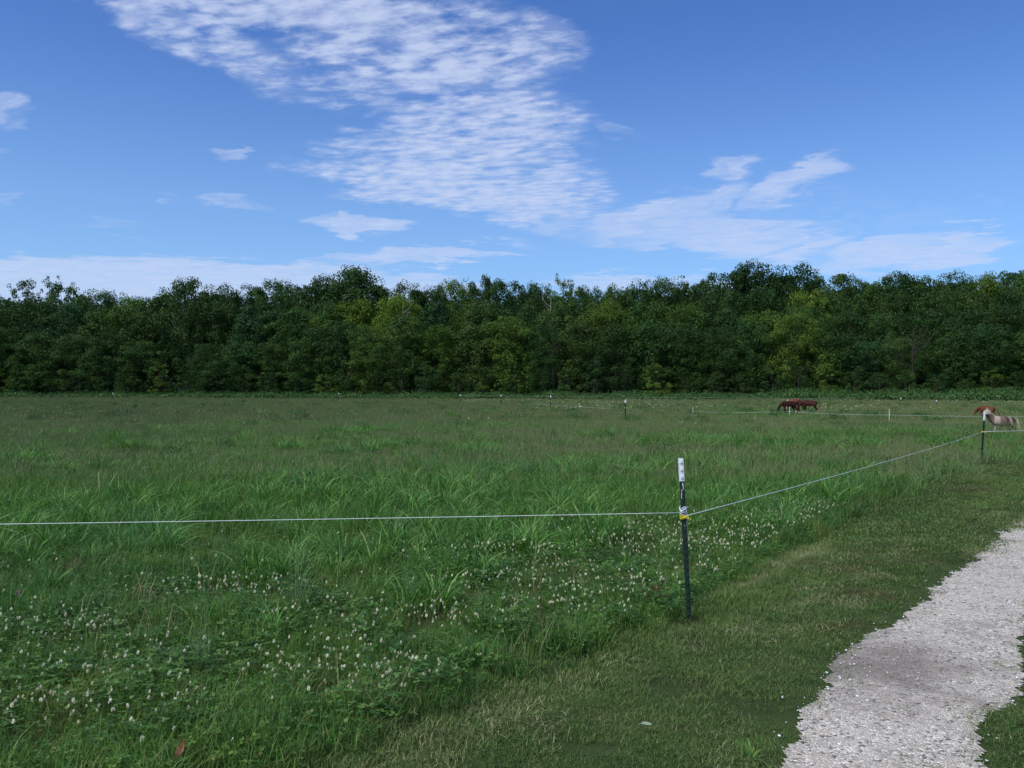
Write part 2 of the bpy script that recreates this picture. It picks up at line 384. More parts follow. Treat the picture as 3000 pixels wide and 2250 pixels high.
def clover_leaves(n_, radius, seed):
    r = np.random.RandomState(seed); V = []; Q = []; T = []
    for i in range(n_):
        a, rr = r.rand()*6.28, radius*math.sqrt(r.rand()); x, y, z = rr*math.cos(a), rr*math.sin(a), .05+.10*r.rand(); f0 = r.rand()*6.28; sz = .011+.006*r.rand(); t = r.rand()
        for k in range(3):
            f = f0+k*2.094; d = np.array([math.cos(f), math.sin(f), .15*r.randn()]); s = np.array([-math.sin(f), math.cos(f), .2*r.randn()]); c_ = np.array([x, y, z]); b_ = len(V)
            V += [c_, c_+d*sz*.9+s*sz*.62, c_+d*sz*1.5, c_+d*sz*.9-s*sz*.62]; Q.append([b_, b_+1, b_+2, b_+3]); T += [t]*4
    return np.array(V), np.array(Q), np.array(T)
def clover_flower(c_, r0, seed):
    r = np.random.RandomState(seed); V = []; Q = []; T = []
    for i in range(34):                                 # florets radiating from the head
        th = math.acos(1-1.55*r.rand()); ph = r.rand()*6.28; d = np.array([math.sin(th)*math.cos(ph), math.sin(th)*math.sin(ph), math.cos(th)])
        s = np.cross(d, [0.3, .5, .8]); s /= np.linalg.norm(s); b_ = len(V); L = r0*(.85+.3*r.rand())
        V += [c_+d*L*.2, c_+d*L*.75+s*r0*.3, c_+d*L, c_+d*L*.75-s*r0*.3]; Q.append([b_, b_+1, b_+2, b_+3]); T += [min(1, max(0, .25+.75*math.cos(th)*.7+.3*r.rand()))]*4
    return np.array(V), np.array(Q), np.array(T)
GREEN = [(0., (.038, .100, .014)), (.45, (.078, .190, .026)), (.8, (.140, .275, .042)), (1., (.27, .30, .10))]
M_MEADOW = leafmat('meadow_grass', GREEN, [((.044, .150, .042), .35, .42, .62, .5), ((.17, .26, .046), .75, .53, .66, .7), ((.14, .12, .050), 1.1, .58, .72, .6)])
M_LUSH = leafmat('lush_grass', [(0., (.040, .120, .018)), (.5, (.082, .225, .034)), (.85, (.155, .335, .060)), (1., (.25, .40, .12))], [((.040, .15, .044), .4, .5, .65, .5)], spec=.35, rough=.5)
M_FAR = leafmat('ripening_grass', [(0., (.062, .160, .030)), (.5, (.102, .235, .046)), (.85, (.148, .278, .068)), (1., (.19, .26, .10))],
                [((.165, .200, .095), .06, .47, .62, .6), ((.045, .150, .036), .09, .52, .64, .7), ((.15, .155, .085), .16, .57, .68, .5), ((.034, .095, .026), .45, .60, .72, .6), ((.17, .20, .09), .3, .60, .74, .5)])
M_SEED = leafmat('seed_heads', [(0., (.14, .19, .07)), (.6, (.20, .23, .10)), (1., (.28, .26, .14))], trans=.2)
M_MOWN = leafmat('mown_grass', [(0., (.030, .078, .013)), (.45, (.062, .140, .024)), (.8, (.112, .195, .044)), (1., (.29, .29, .13))],
                 [((.140, .225, .056), .42, .48, .58, .75, 'rows'), ((.30, .33, .15), 1.15, .56, .70, .8, 'rows'), ((.120, .092, .044), .9, .53, .66, .65), ((.030, .100, .020), 1.5, .54, .66, .55)])
M_THATCH = leafmat('pale_clippings', [(0., (.10, .14, .045)), (.4, (.19, .23, .085)), (.8, (.30, .32, .15)), (1., (.38, .36, .20))], trans=.15)
M_STRAW = leafmat('dry_straw', [(0., (.13, .13, .055)), (.5, (.22, .20, .10)), (1., (.34, .27, .15))], trans=.15)
M_CLOV = leafmat('clover_leaves', [(0., (.034, .095, .014)), (.6, (.064, .155, .026)), (1., (.12, .22, .045))], trans=.2)
M_FLOW = leafmat('clover_heads', [(0., (.36, .27, .17)), (.25, (.60, .57, .38)), (.7, (.80, .80, .62)), (1., (.86, .86, .72))], trans=.2)

for s_ in range(4):
    proto('meadow', [blades(95, .17, .06, .21, .0044, (.25, 1.0), seed=s_), blades(8, .15, .18, .34, .0036, (.1, .6), seed=50+s_), clover_leaves(8, .16, 470+s_)], [M_MEADOW])
for s_ in range(3):
    proto('lush', [blades(42, .16, .28, .62, .0125, (.3, 1.0), 5, 100+s_, droop=.55, clump=.3), blades(40, .18, .15, .4, .008, seed=120+s_)], [M_LUSH])
for s_ in range(3):
    st_p, hd = stalks(9, .35, .26, .42, .004, 200+s_, .006, 5)
    proto('mid', [blades(160, .42, .10, .30, .009, (.2, .8), seed=220+s_), st_p, hd], [M_FAR, M_SEED], [0, 1, 1])
for s_ in range(3):
    st_p, hd = stalks(22, 1.0, .22, .38, .010, 240+s_, .016, 4)
    proto('far', [blades(360, 1.05, .10, .27, .024, (.15, .6), 2, seed=260+s_), st_p, hd], [M_FAR, M_SEED], [0, 1, 1])
for s_ in range(4):
    proto('mown', [blades(330, .17, .015, .045, .0028, (.3, 1.3), 2, seed=300+s_)], [M_MOWN])
for s_ in range(3):
    proto('clippings', [blades(120, .17, .02, .048, .0032, (.5, 1.8), 2, seed=330+s_)], [M_THATCH])
    proto('straw', [blades(11, .16, .14, .36, .0030, (.2, 1.1), 3, seed=340+s_, droop=.5), blades(14, .16, .04, .14, .0034, (.6, 1.8), 2, seed=350+s_)], [M_STRAW])
for s_ in range(2):
    proto('mown_far', [blades(420, .4, .016, .038, .0062, (.3, 1.2), 2, seed=320+s_)], [M_MOWN])
for s_ in range(3):
    proto('clover', [clover_leaves(42, .16, 400+s_), blades(36, .16, .05, .15, .0036, (.3, 1.1), seed=410+s_)], [M_CLOV])
for s_ in range(5):
    r = np.random.RandomState(430+s_); h = 1.0
    stem = blades(1, .001, .13, .131, .0035, (.05, .25), 2, seed=440+s_, tip=.9, droop=0)
    top = stem[0][-2:].mean(0)
    proto('clover_flower', [stem, clover_flower(top, .0115, 450+s_)], [M_CLOV, M_FLOW], [0, 1])

def stones(n_, seed):
    for k in range(n_):
        r = np.random.RandomState(seed+k); V = []; Q = []
        sx, sy, sz = .5+.4*r.rand(), .4+.4*r.rand(), .28+.3*r.rand()
        for q in [(-1, -1, -1), (1, -1, -1), (1, 1, -1), (-1, 1, -1), (-1, -1, 1), (1, -1, 1), (1, 1, 1), (-1, 1, 1)]:
            V.append([q[0]*sx*(.6+.5*r.rand()), q[1]*sy*(.6+.5*r.rand()), q[2]*sz*(.6+.5*r.rand())])
        Q = [[0, 3, 2, 1], [4, 5, 6, 7], [0, 1, 5, 4], [1, 2, 6, 5], [2, 3, 7, 6], [3, 0, 4, 7]]
        protos.setdefault('stone', []).append(mesh_np('stone', V, Q, {'tint': np.full(8, r.rand())}, [M_STONE]))
M_STONE = leafmat('stone_chips', [(0., (.13, .12, .105)), (.15, (.30, .285, .265)), (.4, (.42, .405, .395)), (.8, (.56, .55, .55)), (1., (.70, .69, .70))], trans=0., rough=.9, spec=.2, instr=1.2)
stones(6, 500)

def scatter(name, key, pts, label, cat):
    """pts: rows x, y, z, scale, rotz, tiltx, scale_z -> one object that instances the tufts of that key"""
    pts = np.asarray(pts, dtype=np.float32)
    coll = bpy.data.collections.new('kit_'+key)
    for me in protos[key]: coll.objects.link(bpy.data.objects.new('tuft', me))
    me = bpy.data.meshes.new(name); me.vertices.add(len(pts)); me.vertices.foreach_set('co', np.ascontiguousarray(pts[:, :3]).ravel())
    a = me.attributes.new('scl', 'FLOAT_VECTOR', 'POINT'); a.data.foreach_set('vector', np.stack([pts[:, 3], pts[:, 3], pts[:, 3]*pts[:, 6]], 1).astype(np.float32).ravel())
    a = me.attributes.new('rot', 'FLOAT_VECTOR', 'POINT'); a.data.foreach_set('vector', np.stack([pts[:, 5], pts[:, 5]*.5, pts[:, 4]], 1).astype(np.float32).ravel())
    a = me.attributes.new('pick', 'INT', 'POINT'); a.data.foreach_set('value', rs.randint(0, len(protos[key]), len(pts)).astype(np.int32))
    o = link(name, me)
    gt = bpy.data.node_groups.new('scatter_'+key, 'GeometryNodeTree')
    gt.interface.new_socket('Geometry', in_out='INPUT', socket_type='NodeSocketGeometry'); gt.interface.new_socket('Geometry', in_out='OUTPUT', socket_type='NodeSocketGeometry')
    q = NT(gt); gi = q.node('NodeGroupInput'); go = q.node('NodeGroupOutput')
    ci = q.node('GeometryNodeCollectionInfo'); ci.inputs[0].default_value = coll; ci.inputs[1].default_value = True; ci.inputs[2].default_value = True
    iop = q.node('GeometryNodeInstanceOnPoints'); iop.inputs['Pick Instance'].default_value = True
    def na(nm, ty):
        z = q.node('GeometryNodeInputNamedAttribute', data_type=ty); z.inputs[0].default_value = nm; return z.outputs[0]
    mp = q.node('GeometryNodeMeshToPoints')
    q.l.new(gi.outputs[0], mp.inputs[0]); q.l.new(mp.outputs[0], iop.inputs['Points']); q.l.new(ci.outputs[0], iop.inputs['Instance'])
    q.l.new(na('pick', 'INT'), iop.inputs['Instance Index']); q.l.new(na('scl', 'FLOAT_VECTOR'), iop.inputs['Scale'])
    e2r = q.node('FunctionNodeEulerToRotation'); q.l.new(na('rot', 'FLOAT_VECTOR'), e2r.inputs[0]); q.l.new(e2r.outputs[0], iop.inputs['Rotation'])
    q.l.new(iop.outputs[0], go.inputs[0])
    md = o.modifiers.new('scatter', 'NODES'); md.node_group = gt
    return tag(o, label, cat, kind='stuff')

def rand_area(y0, y1, dens, margin=1.5, kx=None):
    """random ground points of the visible wedge"""
    kx = kx or (.62 if y1 < 40 else .78); wmax = kx*y1+margin; n_ = int(dens*2*wmax*(y1-y0)); x = (rs.rand(n_)*2-1)*wmax; y = y0+rs.rand(n_)*(y1-y0)
    k = np.abs(x) < kx*y+margin
    return list(zip(x[k], y[k]))
def is_lush(x, y):                    # belt of rank broad-bladed grass across the middle of the field
    v = 0.
    for cx_, cy_, rx_, ry_ in ((-1.9, 12.0, 4.6, 3.1), (3.6, 11.8, 2.6, 2.6), (-6.8, 10.2, 3.2, 2.0), (6.5, 24, 4.5, 2.6), (11.5, 30., 4., 2.), (-.6, 9.6, 2.4, 1.5), (-4.6, 8.6, 2.0, 1.0), (1.2, 16.5, 4, 1.6)):
        v = max(v, 1-((x-cx_)/rx_)**2-((y-cy_)/ry_)**2)
    return v+.55*fb(x, y, .45, 2) > .22
def clov(x, y):                       # flowering clover patches; value > 0 inside
    v = -9
    for cx_, cy_, rx_, ry_ in ((-2.3, 4.55, 1.7, .75), (-1.1, 4.75, 1.0, .7), (-.75, 6.0, 1.1, .55), (.35, 6.9, 1.3, .8), (1.9, 8.6, 1.5, 1.9), (3.3, 10.6, 1.3, 1.6), (-.15, 8.0, 1.2, .5), (-3.4, 5.6, 1.4, .6), (.8, 6.0, .5, .3), (-2.2, 6.6, 1., .4)):
        v = max(v, 1-((x-cx_)/rx_)**2-((y-cy_)/ry_)**2)
    return v+.8*fb(x, y, 1.2, 31)
def T_(x, y, s, zs=1., z=0., tilt=.12): return (x, y, z, s, rs.rand()*6.28, rs.randn()*tilt, zs)

meadow = []; lush = []; mown = []; mownf = []; clover = []; flowers = []; mid = []; far = []
d_post = VERGE[4][1]
def into_field(x, y): return x < verge_x(y)+.12*fb(x, y, 1.5, 8)
for x, y in rand_area(3.2, 15, 70):
    if not into_field(x, y): continue
    edge = min(1, (verge_x(y)-x)/.5+.35); c_ = clov(x, y); f = fb(x, y, .8, 4)
    if y < 10 and c_ > .1 and rs.rand() < .12: continue
    s = (.80+.35*f+.25*rs.rand())*(.62+.38*max(.2, edge)); s *= .72 if c_ > 0 and y < 9 else 1
    if abs(x-VERGE[4][0]) < .22 and y < d_post+.1 and y > d_post-.45: s *= .45
    meadow.append(T_(x, y, s, 1+.2*rs.randn()*.5+(.25 if y > 9 else 0)))
for x, y in rand_area(4.5, 34, 14):
    if into_field(x, y) and x < verge_x(y)-.3 and is_lush(x, y): lush.append(T_(x, y, (.62+.35*rs.rand()+.12*fb(x, y, .7, 1))*(1. if y < 20 else 1.1), .95, tilt=.2))
for x, y in rand_area(3.2, 9, 1.2):
    if into_field(x, y) and x < verge_x(y)-.25: lush.append(T_(x, y, .40+.22*rs.rand(), 1., tilt=.2))
for x, y in rand_area(13.5, 46, 8, 2.5):
    if into_field(x, y):
        s = .85+.22*fb(x, y, .25, 6)+.2*rs.rand(); hi = 1.7 if (14 < x < 20 and 22.5 < y < 27.6) else (.5 if 12 < x < 22 and y > 40 else 1.); mid.append(T_(x, y, s, ((.80 if y > 20 else .9)+.42*fb(x, y, .16, 12))*hi))
for x, y in rand_area(44, 150, 1.7, 4):
    px = CXP+x/y*F
    if y < line_d(px)+1: far.append(T_(x, y, .85+.3*rs.rand(), (.74+.45*fb(x, y, .08, 14))*(.42 if 12 < x < 23 and 46 < y < 62 else 1)))
for x, y in rand_area(3.2, 9.5, 62):
    if into_field(x, y) and x < verge_x(y)-.12: continue
    e = track_in(x, y); d = x-verge_x(y)
    if e > .02 and not (e < .5 and rs.rand() < .35*(1-e/.5) and fb(x, y, 2.4, 77) > .05): continue
    s = .85+.3*fb(x, y, 1.3, 21)+.2*rs.rand(); s *= (.62 if e > -.10 else .85) if e > -.22 else 1
    if e > -.10 and rs.rand() < .35: continue
    mown.append(T_(x, y, max(.4, s)*(1.25 if d < .25 else 1), .8 if d > .3 else 1.2, .0, .08))
for x, y in rand_area(9, 30, 18, 2):
    if into_field(x, y) or track_in(x, y) > -.05 or y > 26: continue
    mownf.append(T_(x, y, .8+.3*rs.rand()+.2*fb(x, y, .7, 5), 1.))
for x, y in rand_area(3.2, 12, 13):
    if into_field(x, y) and x < verge_x(y)-.1 and clov(x, y) > -.25: clover.append(T_(x, y, .8+.5*rs.rand()))
for x, y in rand_area(3.2, 15, 230):
    if not into_field(x, y) or x > verge_x(y)-.15: continue
    c_ = clov(x, y)
    if rs.rand() < min(.95, max(.022 if y < 9 else .012, .06+.75*c_*(.55+.9*max(0, fb(x, y, 3.2, 41))))):
        k_ = .44+.42*rs.rand(); flowers.append(T_(x, y, k_, 1.15/k_**.8+.45*rs.rand()+(.3 if y > 8 else 0), tilt=.1))
farfl = []
for x, y in rand_area(30, 110, 1.6, 3):                 # white bloom on the far pasture
    px = CXP+x/y*F
    if px > 1350 and y > 50 and fb(x, y, .07, 91) > .12 and rs.rand() < .7: farfl.append(T_(x, y, 1.7+1.3*rs.rand(), 1.1+.3*rs.rand()))
    elif rs.rand() < .012: farfl.append(T_(x, y, 1.8+1*rs.rand(), 1.2))
clip = []; straw = []
for x, y in rand_area(3.2, 20, 40, 1.):
    d = x-verge_x(y)
    if d < -.05 or track_in(x, y) > -.15: continue
    ribbon = max(1-abs(d-.32-.15*nz(x, y, .5, 3))/.34 if y < 6.2 else -1, 1-abs(d-.75)/.45 if 5.8 < y < 9.5 else -1, 1-abs(d-.5)/.7 if y > 15.5 else -1, .35-abs(d-1.9)/.5)
    if ribbon+.8*fb(x, y, 1.1, 71) > .22 and rs.rand() < (.75 if y < 6.2 else .6): clip.append(T_(x, y, .8+.4*rs.rand(), 1., 0., .1))
for x, y in rand_area(3.2, 15, 16, 1.):
    if into_field(x, y) and rs.rand() < .35+.9*fb(x, y, 1.0, 83): straw.append(T_(x, y, .7+.5*rs.rand(), 1., 0., .25))
scatter('grass_clippings', 'clippings', clip, 'pale dry clippings lying in bands along the mown verge', 'clippings')
scatter('dry_grass', 'straw', straw, 'thin straw-coloured stems mixed through the foreground meadow', 'grass')
scatter('meadow_grass', 'meadow', meadow, 'green unmown meadow grass in front of and around the near wire', 'grass')
scatter('broad_leaved_grass', 'lush', lush, 'lush clumps of long broad-bladed grass across the middle of the field', 'grass')
scatter('pasture_grass', 'mid', mid, 'grey-green ripening pasture grass with brownish seed heads beyond the lush belt', 'grass')
scatter('distant_pasture_grass', 'far', far, 'far pasture grass running up to the foot of the wood', 'grass')
scatter('mown_grass', 'mown', mown, 'short mown grass of the verge between the fence and the gravel track', 'grass')
scatter('distant_mown_grass', 'mown_far', mownf, 'short mown grass of the verge around the far fence post', 'grass')
scatter('clover_leaves', 'clover', clover, 'dark green clover leaves covering the ground among the foreground grass', 'clover')
scatter('clover_blossom', 'clover_flower', flowers, 'small round white clover flowers dotted through the foreground grass', 'clover')
if farfl: scatter('distant_clover_blossom', 'clover_flower', farfl, 'pale band of white blossom on the far pasture near the ponies', 'clover')
sp = []
for x, y in rand_area(3.2, 11, 380, 1.):
    e = track_in(x, y)
    if e > -.03 and rs.rand() < (.8 if e < .25 else .5): sp.append((x, y, .014, .004+.009*rs.rand()**2.2, rs.rand()*6.28, rs.randn()*.4, .8))
    elif -.30 < e < 0 and rs.rand() < .28*(1+e/.3)**2: sp.append((x, y, .012, .004+.006*rs.rand(), rs.rand()*6.28, rs.randn()*.4, .8))
scatter('loose_gravel', 'stone', sp, 'loose pale limestone chips strewn over the gravel track', 'gravel')

# ------------------------------------------------------------------ trees
M_BARK = plain('bark', (.050, .043, .034), .9, .1, .35, 4, bump=.5)
M_PALEBARK = plain('pale_bark', (.30, .28, .23), .9, .1, .3, 3, bump=.4)
LEAF = [(0., (.014, .038, .008)), (.4, (.030, .072, .015)), (.75, (.060, .118, .026)), (1., (.105, .165, .042))]
M_LEAF = leafmat('tree_leaves', LEAF, [((.035, .085, .03), .11, .5, .65, .35)], usecol=True, trans=.22, instr=.25, spec=.15, rough=.6)

def leaf_shell(centres, radii, nper, size, r, flat=.75):
    """leaf-sized faces over domes round the given centres"""
    n_ = len(centres)*nper; c_ = np.repeat(centres, nper, 0); rad = np.repeat(radii, nper)[:, None]
    d = r.randn(n_, 3); d[:, 2] = d[:, 2]*.9+.25; d /= np.linalg.norm(d, axis=1)[:, None]
    p = c_+d*rad*(.35+.65*r.rand(n_, 1)**.4)*np.array([1, 1, flat])
    nrm = d+r.randn(n_, 3)*.55+np.array([0, 0, .35]); nrm /= np.linalg.norm(nrm, axis=1)[:, None]
    t = np.cross(nrm, r.randn(n_, 3)); t /= np.linalg.norm(t, axis=1)[:, None]; b_ = np.cross(nrm, t)
    L = size*(.6+.8*r.rand(n_, 1)); Wd = L*.62
    V = np.stack([p-t*L*.5, p+b_*Wd*.5+t*L*.08, p+t*L*.5, p-b_*Wd*.5+t*L*.08], 1).reshape(-1, 3)
    Q = (np.arange(n_)*4)[:, None]+np.arange(4)[None]
    clump_t = np.repeat(r.rand(len(centres)), nper)
    tint = np.clip(.25+.45*clump_t+.35*(r.rand(n_)-.4), 0, 1)
    return V, Q, np.repeat(tint, 4)
def tree_proto(kind, seed):
    """unit tree: height 1 x 10 m, crown half-width 4 m at scale 1"""
    r = np.random.RandomState(seed); H = 14.; W_ = 5.; cs = []; rd = []
    prof = {'edge': [(0., .72), (.2, .95), (.45, 1.), (.7, .92), (.88, .78), (1., .48)],
            'round': [(.2, .45), (.4, .85), (.6, 1.), (.8, .92), (.92, .74), (1., .42)],
            'tall': [(.12, .55), (.35, .8), (.6, 1.), (.8, .95), (.93, .80), (1., .48)],
            'airy': [(.15, .5), (.35, .75), (.6, .95), (.85, 1.), (1., .55)],
            'dome': [(.12, .5), (.3, .85), (.55, 1.), (.72, .90), (.86, .68), (.95, .42), (1., .15)],
            'shrub': [(0., .8), (.3, 1.), (.6, .9), (.85, .6), (1., .25)]}[kind]
    pz = [p[0] for p in prof]; pr = [p[1] for p in prof]
    ncl = {'dome': 330, 'edge': 165, 'round': 150, 'tall': 150, 'airy': 130, 'shrub': 70}[kind]
    lob = [(r.rand()*6.28, pz[0]+(1-pz[0])*r.rand()**.7, .18+.34*r.rand()) for _ in range(11)]
    zs = np.linspace(pz[0], 1, 60); wz = np.interp(zs, pz, pr)+.12; wz /= wz.sum()
    for i in range(ncl):
        t = r.choice(zs, p=wz)+.01*r.randn(); th = r.rand()*6.28; R0 = np.interp(t, pz, pr)
        bump = sum(am*math.exp(-((math.sin((th-a)/2)*2.4)**2)-((t-tt)/.10)**2) for a, tt, am in lob)
        q = R0*((.56+bump if kind != 'dome' else .84)+.07*r.randn())*(1. if r.rand() < .86 else r.rand()); big_ = r.rand()**1.6
        cs.append((q*W_*math.cos(th), q*W_*math.sin(th), t*H*.955)); rd.append({'airy': .55, 'dome': 1.0, 'shrub': .8}.get(kind, 1.0)*(.70+.95*big_))
    if kind in ('edge', 'round', 'tall', 'dome'):      # close-packed inner foliage
        for i in range(34):
            t = pz[0]+(.93-pz[0])*r.rand(); th = r.rand()*6.28; q = np.interp(t, pz, pr)*.45*math.sqrt(r.rand())
            cs.append((q*W_*math.cos(th), q*W_*math.sin(th), t*H*.94)); rd.append(1.5+.6*r.rand())
    cs = np.array(cs); rd = np.array(rd)
    nper = {'airy': 52, 'shrub': 120, 'dome': 120}.get(kind, 150)
    V, Q, T = leaf_shell(cs, rd, nper, (.235 if kind != 'airy' else .24)*(.85+.3*r.rand()), r)
    if kind in ('airy', 'tall'):                      # loose sprays breaking the outline
        top = cs[cs[:, 2] > H*.6]; sp_ = top+np.array([0, 0, .35])+r.randn(len(top), 3)*np.array([.6, .6, .35])
        sp_ = sp_[::1 if kind == 'airy' else 6]; v2, q2, t2_ = leaf_shell(sp_, np.full(len(sp_), .42), 26, .24, r); V, Q, T = join([(V, Q, T), (v2, q2, t2_)])
    me_c = mesh_np('crown', V, Q, {'tint': T}, [M_LEAF])
    mb = MB(); lean = r.randn()*.25
    tp = [(0, 0, -.6), (0, 0, 0), (lean*.3, .05, H*.2), (lean, 0, H*.45), (lean*1.5, .1, H*.7), (lean*1.6, .1, H*.88)]
    mb.tube(tp, [.30, .26, .20, .15, .09, .03], 8)
    order = r.permutation(len(cs))[:26]
    for i in order:
        c_ = cs[i]; z0 = max(H*.12, c_[2]*.62); k = min(1, z0/(H*.88)); b0 = (lean*1.5*k, .05, z0)
        mid_ = ((b0[0]+c_[0])*.5, (b0[1]+c_[1])*.5, z0*.45+c_[2]*.55+.2)
        mb.tube([b0, mid_, tuple(c_)], [.075*(1.1-k*.6), .05*(1.1-k*.6), .015], 5, False)
    return me_c, mb.mesh('trunk', None)
TP = {}
for kind, cnt in (('edge', 5), ('round', 3), ('tall', 4), ('airy', 2), ('shrub', 3), ('dome', 1)):
    TP[kind] = [tree_proto(kind, 600+37*i+len(kind)*7) for i in range(cnt)]
    for c_, t_ in TP[kind]: t_.materials.append(M_BARK)
pale_trunk = {k: TP[k][0][1].copy() for k in ('tall', 'airy')}
for k in pale_trunk: pale_trunk[k].materials[0] = M_PALEBARK

K = 3000/2212
TREES = []
def tree(row, px, ytop, hw, kind, tint, off, look, landmark=None, pale=False, zb=0., var=None):
    TREES.append(dict(row=row, px=px*K, yt=ytop*K, hw=hw*K, kind=kind, tint=tint, off=off, look=look, lm=landmark, pale=pale, zb=zb, var=var))
DK, MD, LT, YL, BL = (.66, .76, .72), (1., 1.02, .95), (1.75, 1.55, 1.0), (2.6, 2.05, .95), (.78, .95, 1.2)
LOOK = {DK: 'very dark green', MD: 'mid green', LT: 'fresh green', YL: 'pale yellowish green', BL: 'dark bluish green'}
# skyline crowns, left to right: column, top row, half width, kind, tint
SKY = [(-330,650,60,'round',MD), (-240,642,60,'tall',DK), (-150,640,55,'tall',MD), (-70,645,50,'round',DK), (6,642,34,'round',MD), (70,600,44,'airy',MD), (140,606,42,'airy',MD), (215,626,48,'tall',DK), (290,640,42,'round',LT), (470,616,45,'round',MD),
       (540,613,42,'tall',DK), (602,604,42,'tall',MD), (655,612,36,'round',DK), (765,577,80,'dome',DK), (705,600,40,'round',DK), (885,611,42,'round',DK), (938,613,34,'tall',DK), (988,603,40,'tall',LT), (1046,592,36,'tall',MD),
       (1108,606,42,'round',DK), (1166,612,34,'round',DK), (1222,597,34,'airy',LT), (1272,620,38,'tall',MD), (1330,616,36,'tall',LT), (1388,607,44,'round',MD), (1442,599,44,'tall',MD), (1500,602,44,'airy',MD),
       (1556,584,50,'round',DK), (1636,570,58,'round',DK), (1712,573,58,'round',DK), (1790,590,54,'round',MD), (1860,603,42,'tall',MD), (1925,590,50,'round',MD), (1992,597,44,'tall',MD), (2055,590,44,'round',MD),
       (2125,591,48,'tall',LT), (2196,581,50,'round',MD), (2275,578,55,'round',MD), (2360,585,55,'tall',DK)]
LMS = {70: 'airy tree at the left', 765: 'great dark domed tree', 1222: 'feathery tree beside a pale bare stem', 1636: 'highest crown of the hilltop', 2125: 'fresh green hill tree near the right edge'}
for px, yt, hw, kd, ti in SKY:
    tree('skyline', px, yt, hw*(1.27 if kd != 'dome' else 1.15), kd, ti, 26 if px > 1500 else 15, LOOK[ti], LMS.get(px), var=0 if px in (765,) else None)
# hillside crowns filling the right-hand rise
for px, yt, hw, ti in [(1470,640,48,DK), (1560,628,50,MD), (1660,622,52,DK), (1750,625,52,LT), (1840,632,52,MD), (1930,628,50,DK), (2020,630,52,MD), (2110,628,50,MD), (2200,625,52,DK), (2290,625,55,MD)]:
    tree('hillside', px, yt, hw*1.1, 'round', ti, 17, LOOK[ti])
# middle row
for px, yt, hw, kd, ti in [(-330,672,60,'edge',DK), (-215,665,60,'edge',MD), (-110,668,55,'edge',MD), (-20,672,50,'edge',DK), (75,650,52,'edge',DK), (170,655,50,'edge',BL), (262,662,50,'tall',MD), (330,640,45,'edge',DK), (400,602,46,'tall',MD), (470,650,46,'edge',DK), (555,655,50,'edge',BL),
        (640,662,48,'edge',MD), (715,655,44,'edge',MD), (765,645,48,'tall',YL), (862,638,50,'tall',YL), (945,650,46,'edge',BL), (1040,648,50,'edge',MD), (1130,652,48,'edge',DK), (1215,645,50,'edge',MD), (1300,648,50,'edge',LT), (1395,645,52,'edge',MD), (1480,655,50,'edge',LT),
        (1570,662,48,'edge',DK), (1655,668,50,'edge',LT), (1740,662,50,'edge',MD), (1830,672,50,'edge',DK), (1915,675,48,'edge',MD), (2000,668,50,'edge',DK), (2085,665,52,'edge',DK), (2170,662,52,'edge',DK), (2260,668,55,'edge',MD)]:
    tree('middle', px, yt, hw*1.3, kd, ti, 7, LOOK[ti], {400: 'pale-trunked tree', 862: 'yellowish tree in front of the dome'}.get(px), pale=(px == 400))
# front row, leaves down to the field
for px, yt, hw, ti in [(-290,725,60,DK), (-190,730,55,MD), (-90,735,50,DK), (0,705,50,DK), (85,715,46,MD), (160,722,45,DK), (235,718,44,DK), (300,735,42,MD), (455,742,44,DK), (520,735,44,BL), (590,738,42,DK), (665,725,42,MD), (735,690,45,MD), (800,700,46,LT), (880,678,46,MD),
        (955,700,42,LT), (1025,690,44,MD), (1105,680,44,LT), (1180,700,42,DK), (1250,690,46,MD), (1330,700,44,DK), (1405,688,46,DK), (1480,695,45,MD), (1555,705,42,DK), (1625,690,46,MD), (1715,672,50,LT), (1800,712,44,DK), (1870,735,40,BL), (1935,728,40,MD),
        (2060,715,48,DK), (2140,700,52,DK), (2225,715,50,MD), (2310,715,50,DK)]:
    tree('front', px, yt, hw*1.3, 'edge', ti, 0, LOOK[ti], {1105: 'front tree with a silvery leaf tip', 1715: 'fresh green tree over the grazing ponies'}.get(px))
# low growth at the foot of the wood
q = -260; i_ = 0
while q < 2480:
    ti = [DK, MD, BL, DK, LT, DK][i_ % 6]; yt = 792+14*math.sin(q*.013)+rnd.uniform(-9, 12)
    if q > 1850: yt += 8
    tree('foot', q, yt, rnd.uniform(27, 38), 'shrub', ti, -3.5, LOOK[ti]); q += rnd.uniform(52, 68); i_ += 1
for t in TREES:
    d = line_d(t['px'])+t['off']; t['x'], t['y'] = X(t['px'], d), d
ROWP = {'skyline': 'skyline tree', 'hillside': 'hillside tree', 'middle': 'second-row tree', 'front': 'front-row tree', 'foot': 'bush below the wood'}
MARKS = [(70*K, 'airy leftmost treetop'), (400*K, 'pale-trunked tree'), (765*K, 'great domed treetop'), (1045*K, 'tall narrow treetop'), (1480*K, 'near fence post'), (1722*K, 'grazing ponies'), (2125*K, 'second fence post')]
ORD = ['nearest', 'second', 'third', 'fourth', 'fifth', 'sixth', 'seventh', 'eighth', 'ninth', 'tenth']
SPECIAL = {('skyline', 765): 'great dark domed tree standing above the rest of the wood', ('skyline', 70): 'airy loose-leaved tree with sky showing through, leftmost on the skyline', ('middle', 400): 'tall tree with a bare pale trunk showing below its crown',
           ('middle', 862): 'pale yellowish green tree in front of the great dome, right one of the two', ('middle', 765): 'pale yellowish green tree in front of the great dome, left one of the two', ('skyline', 1636): 'very dark rounded crown, the highest treetop on the right-hand hill',
           ('skyline', 1046): 'tall narrow green treetop rising alone from the middle of the skyline', ('front', 1715): 'fresh green leafy tree directly above the grazing ponies'}
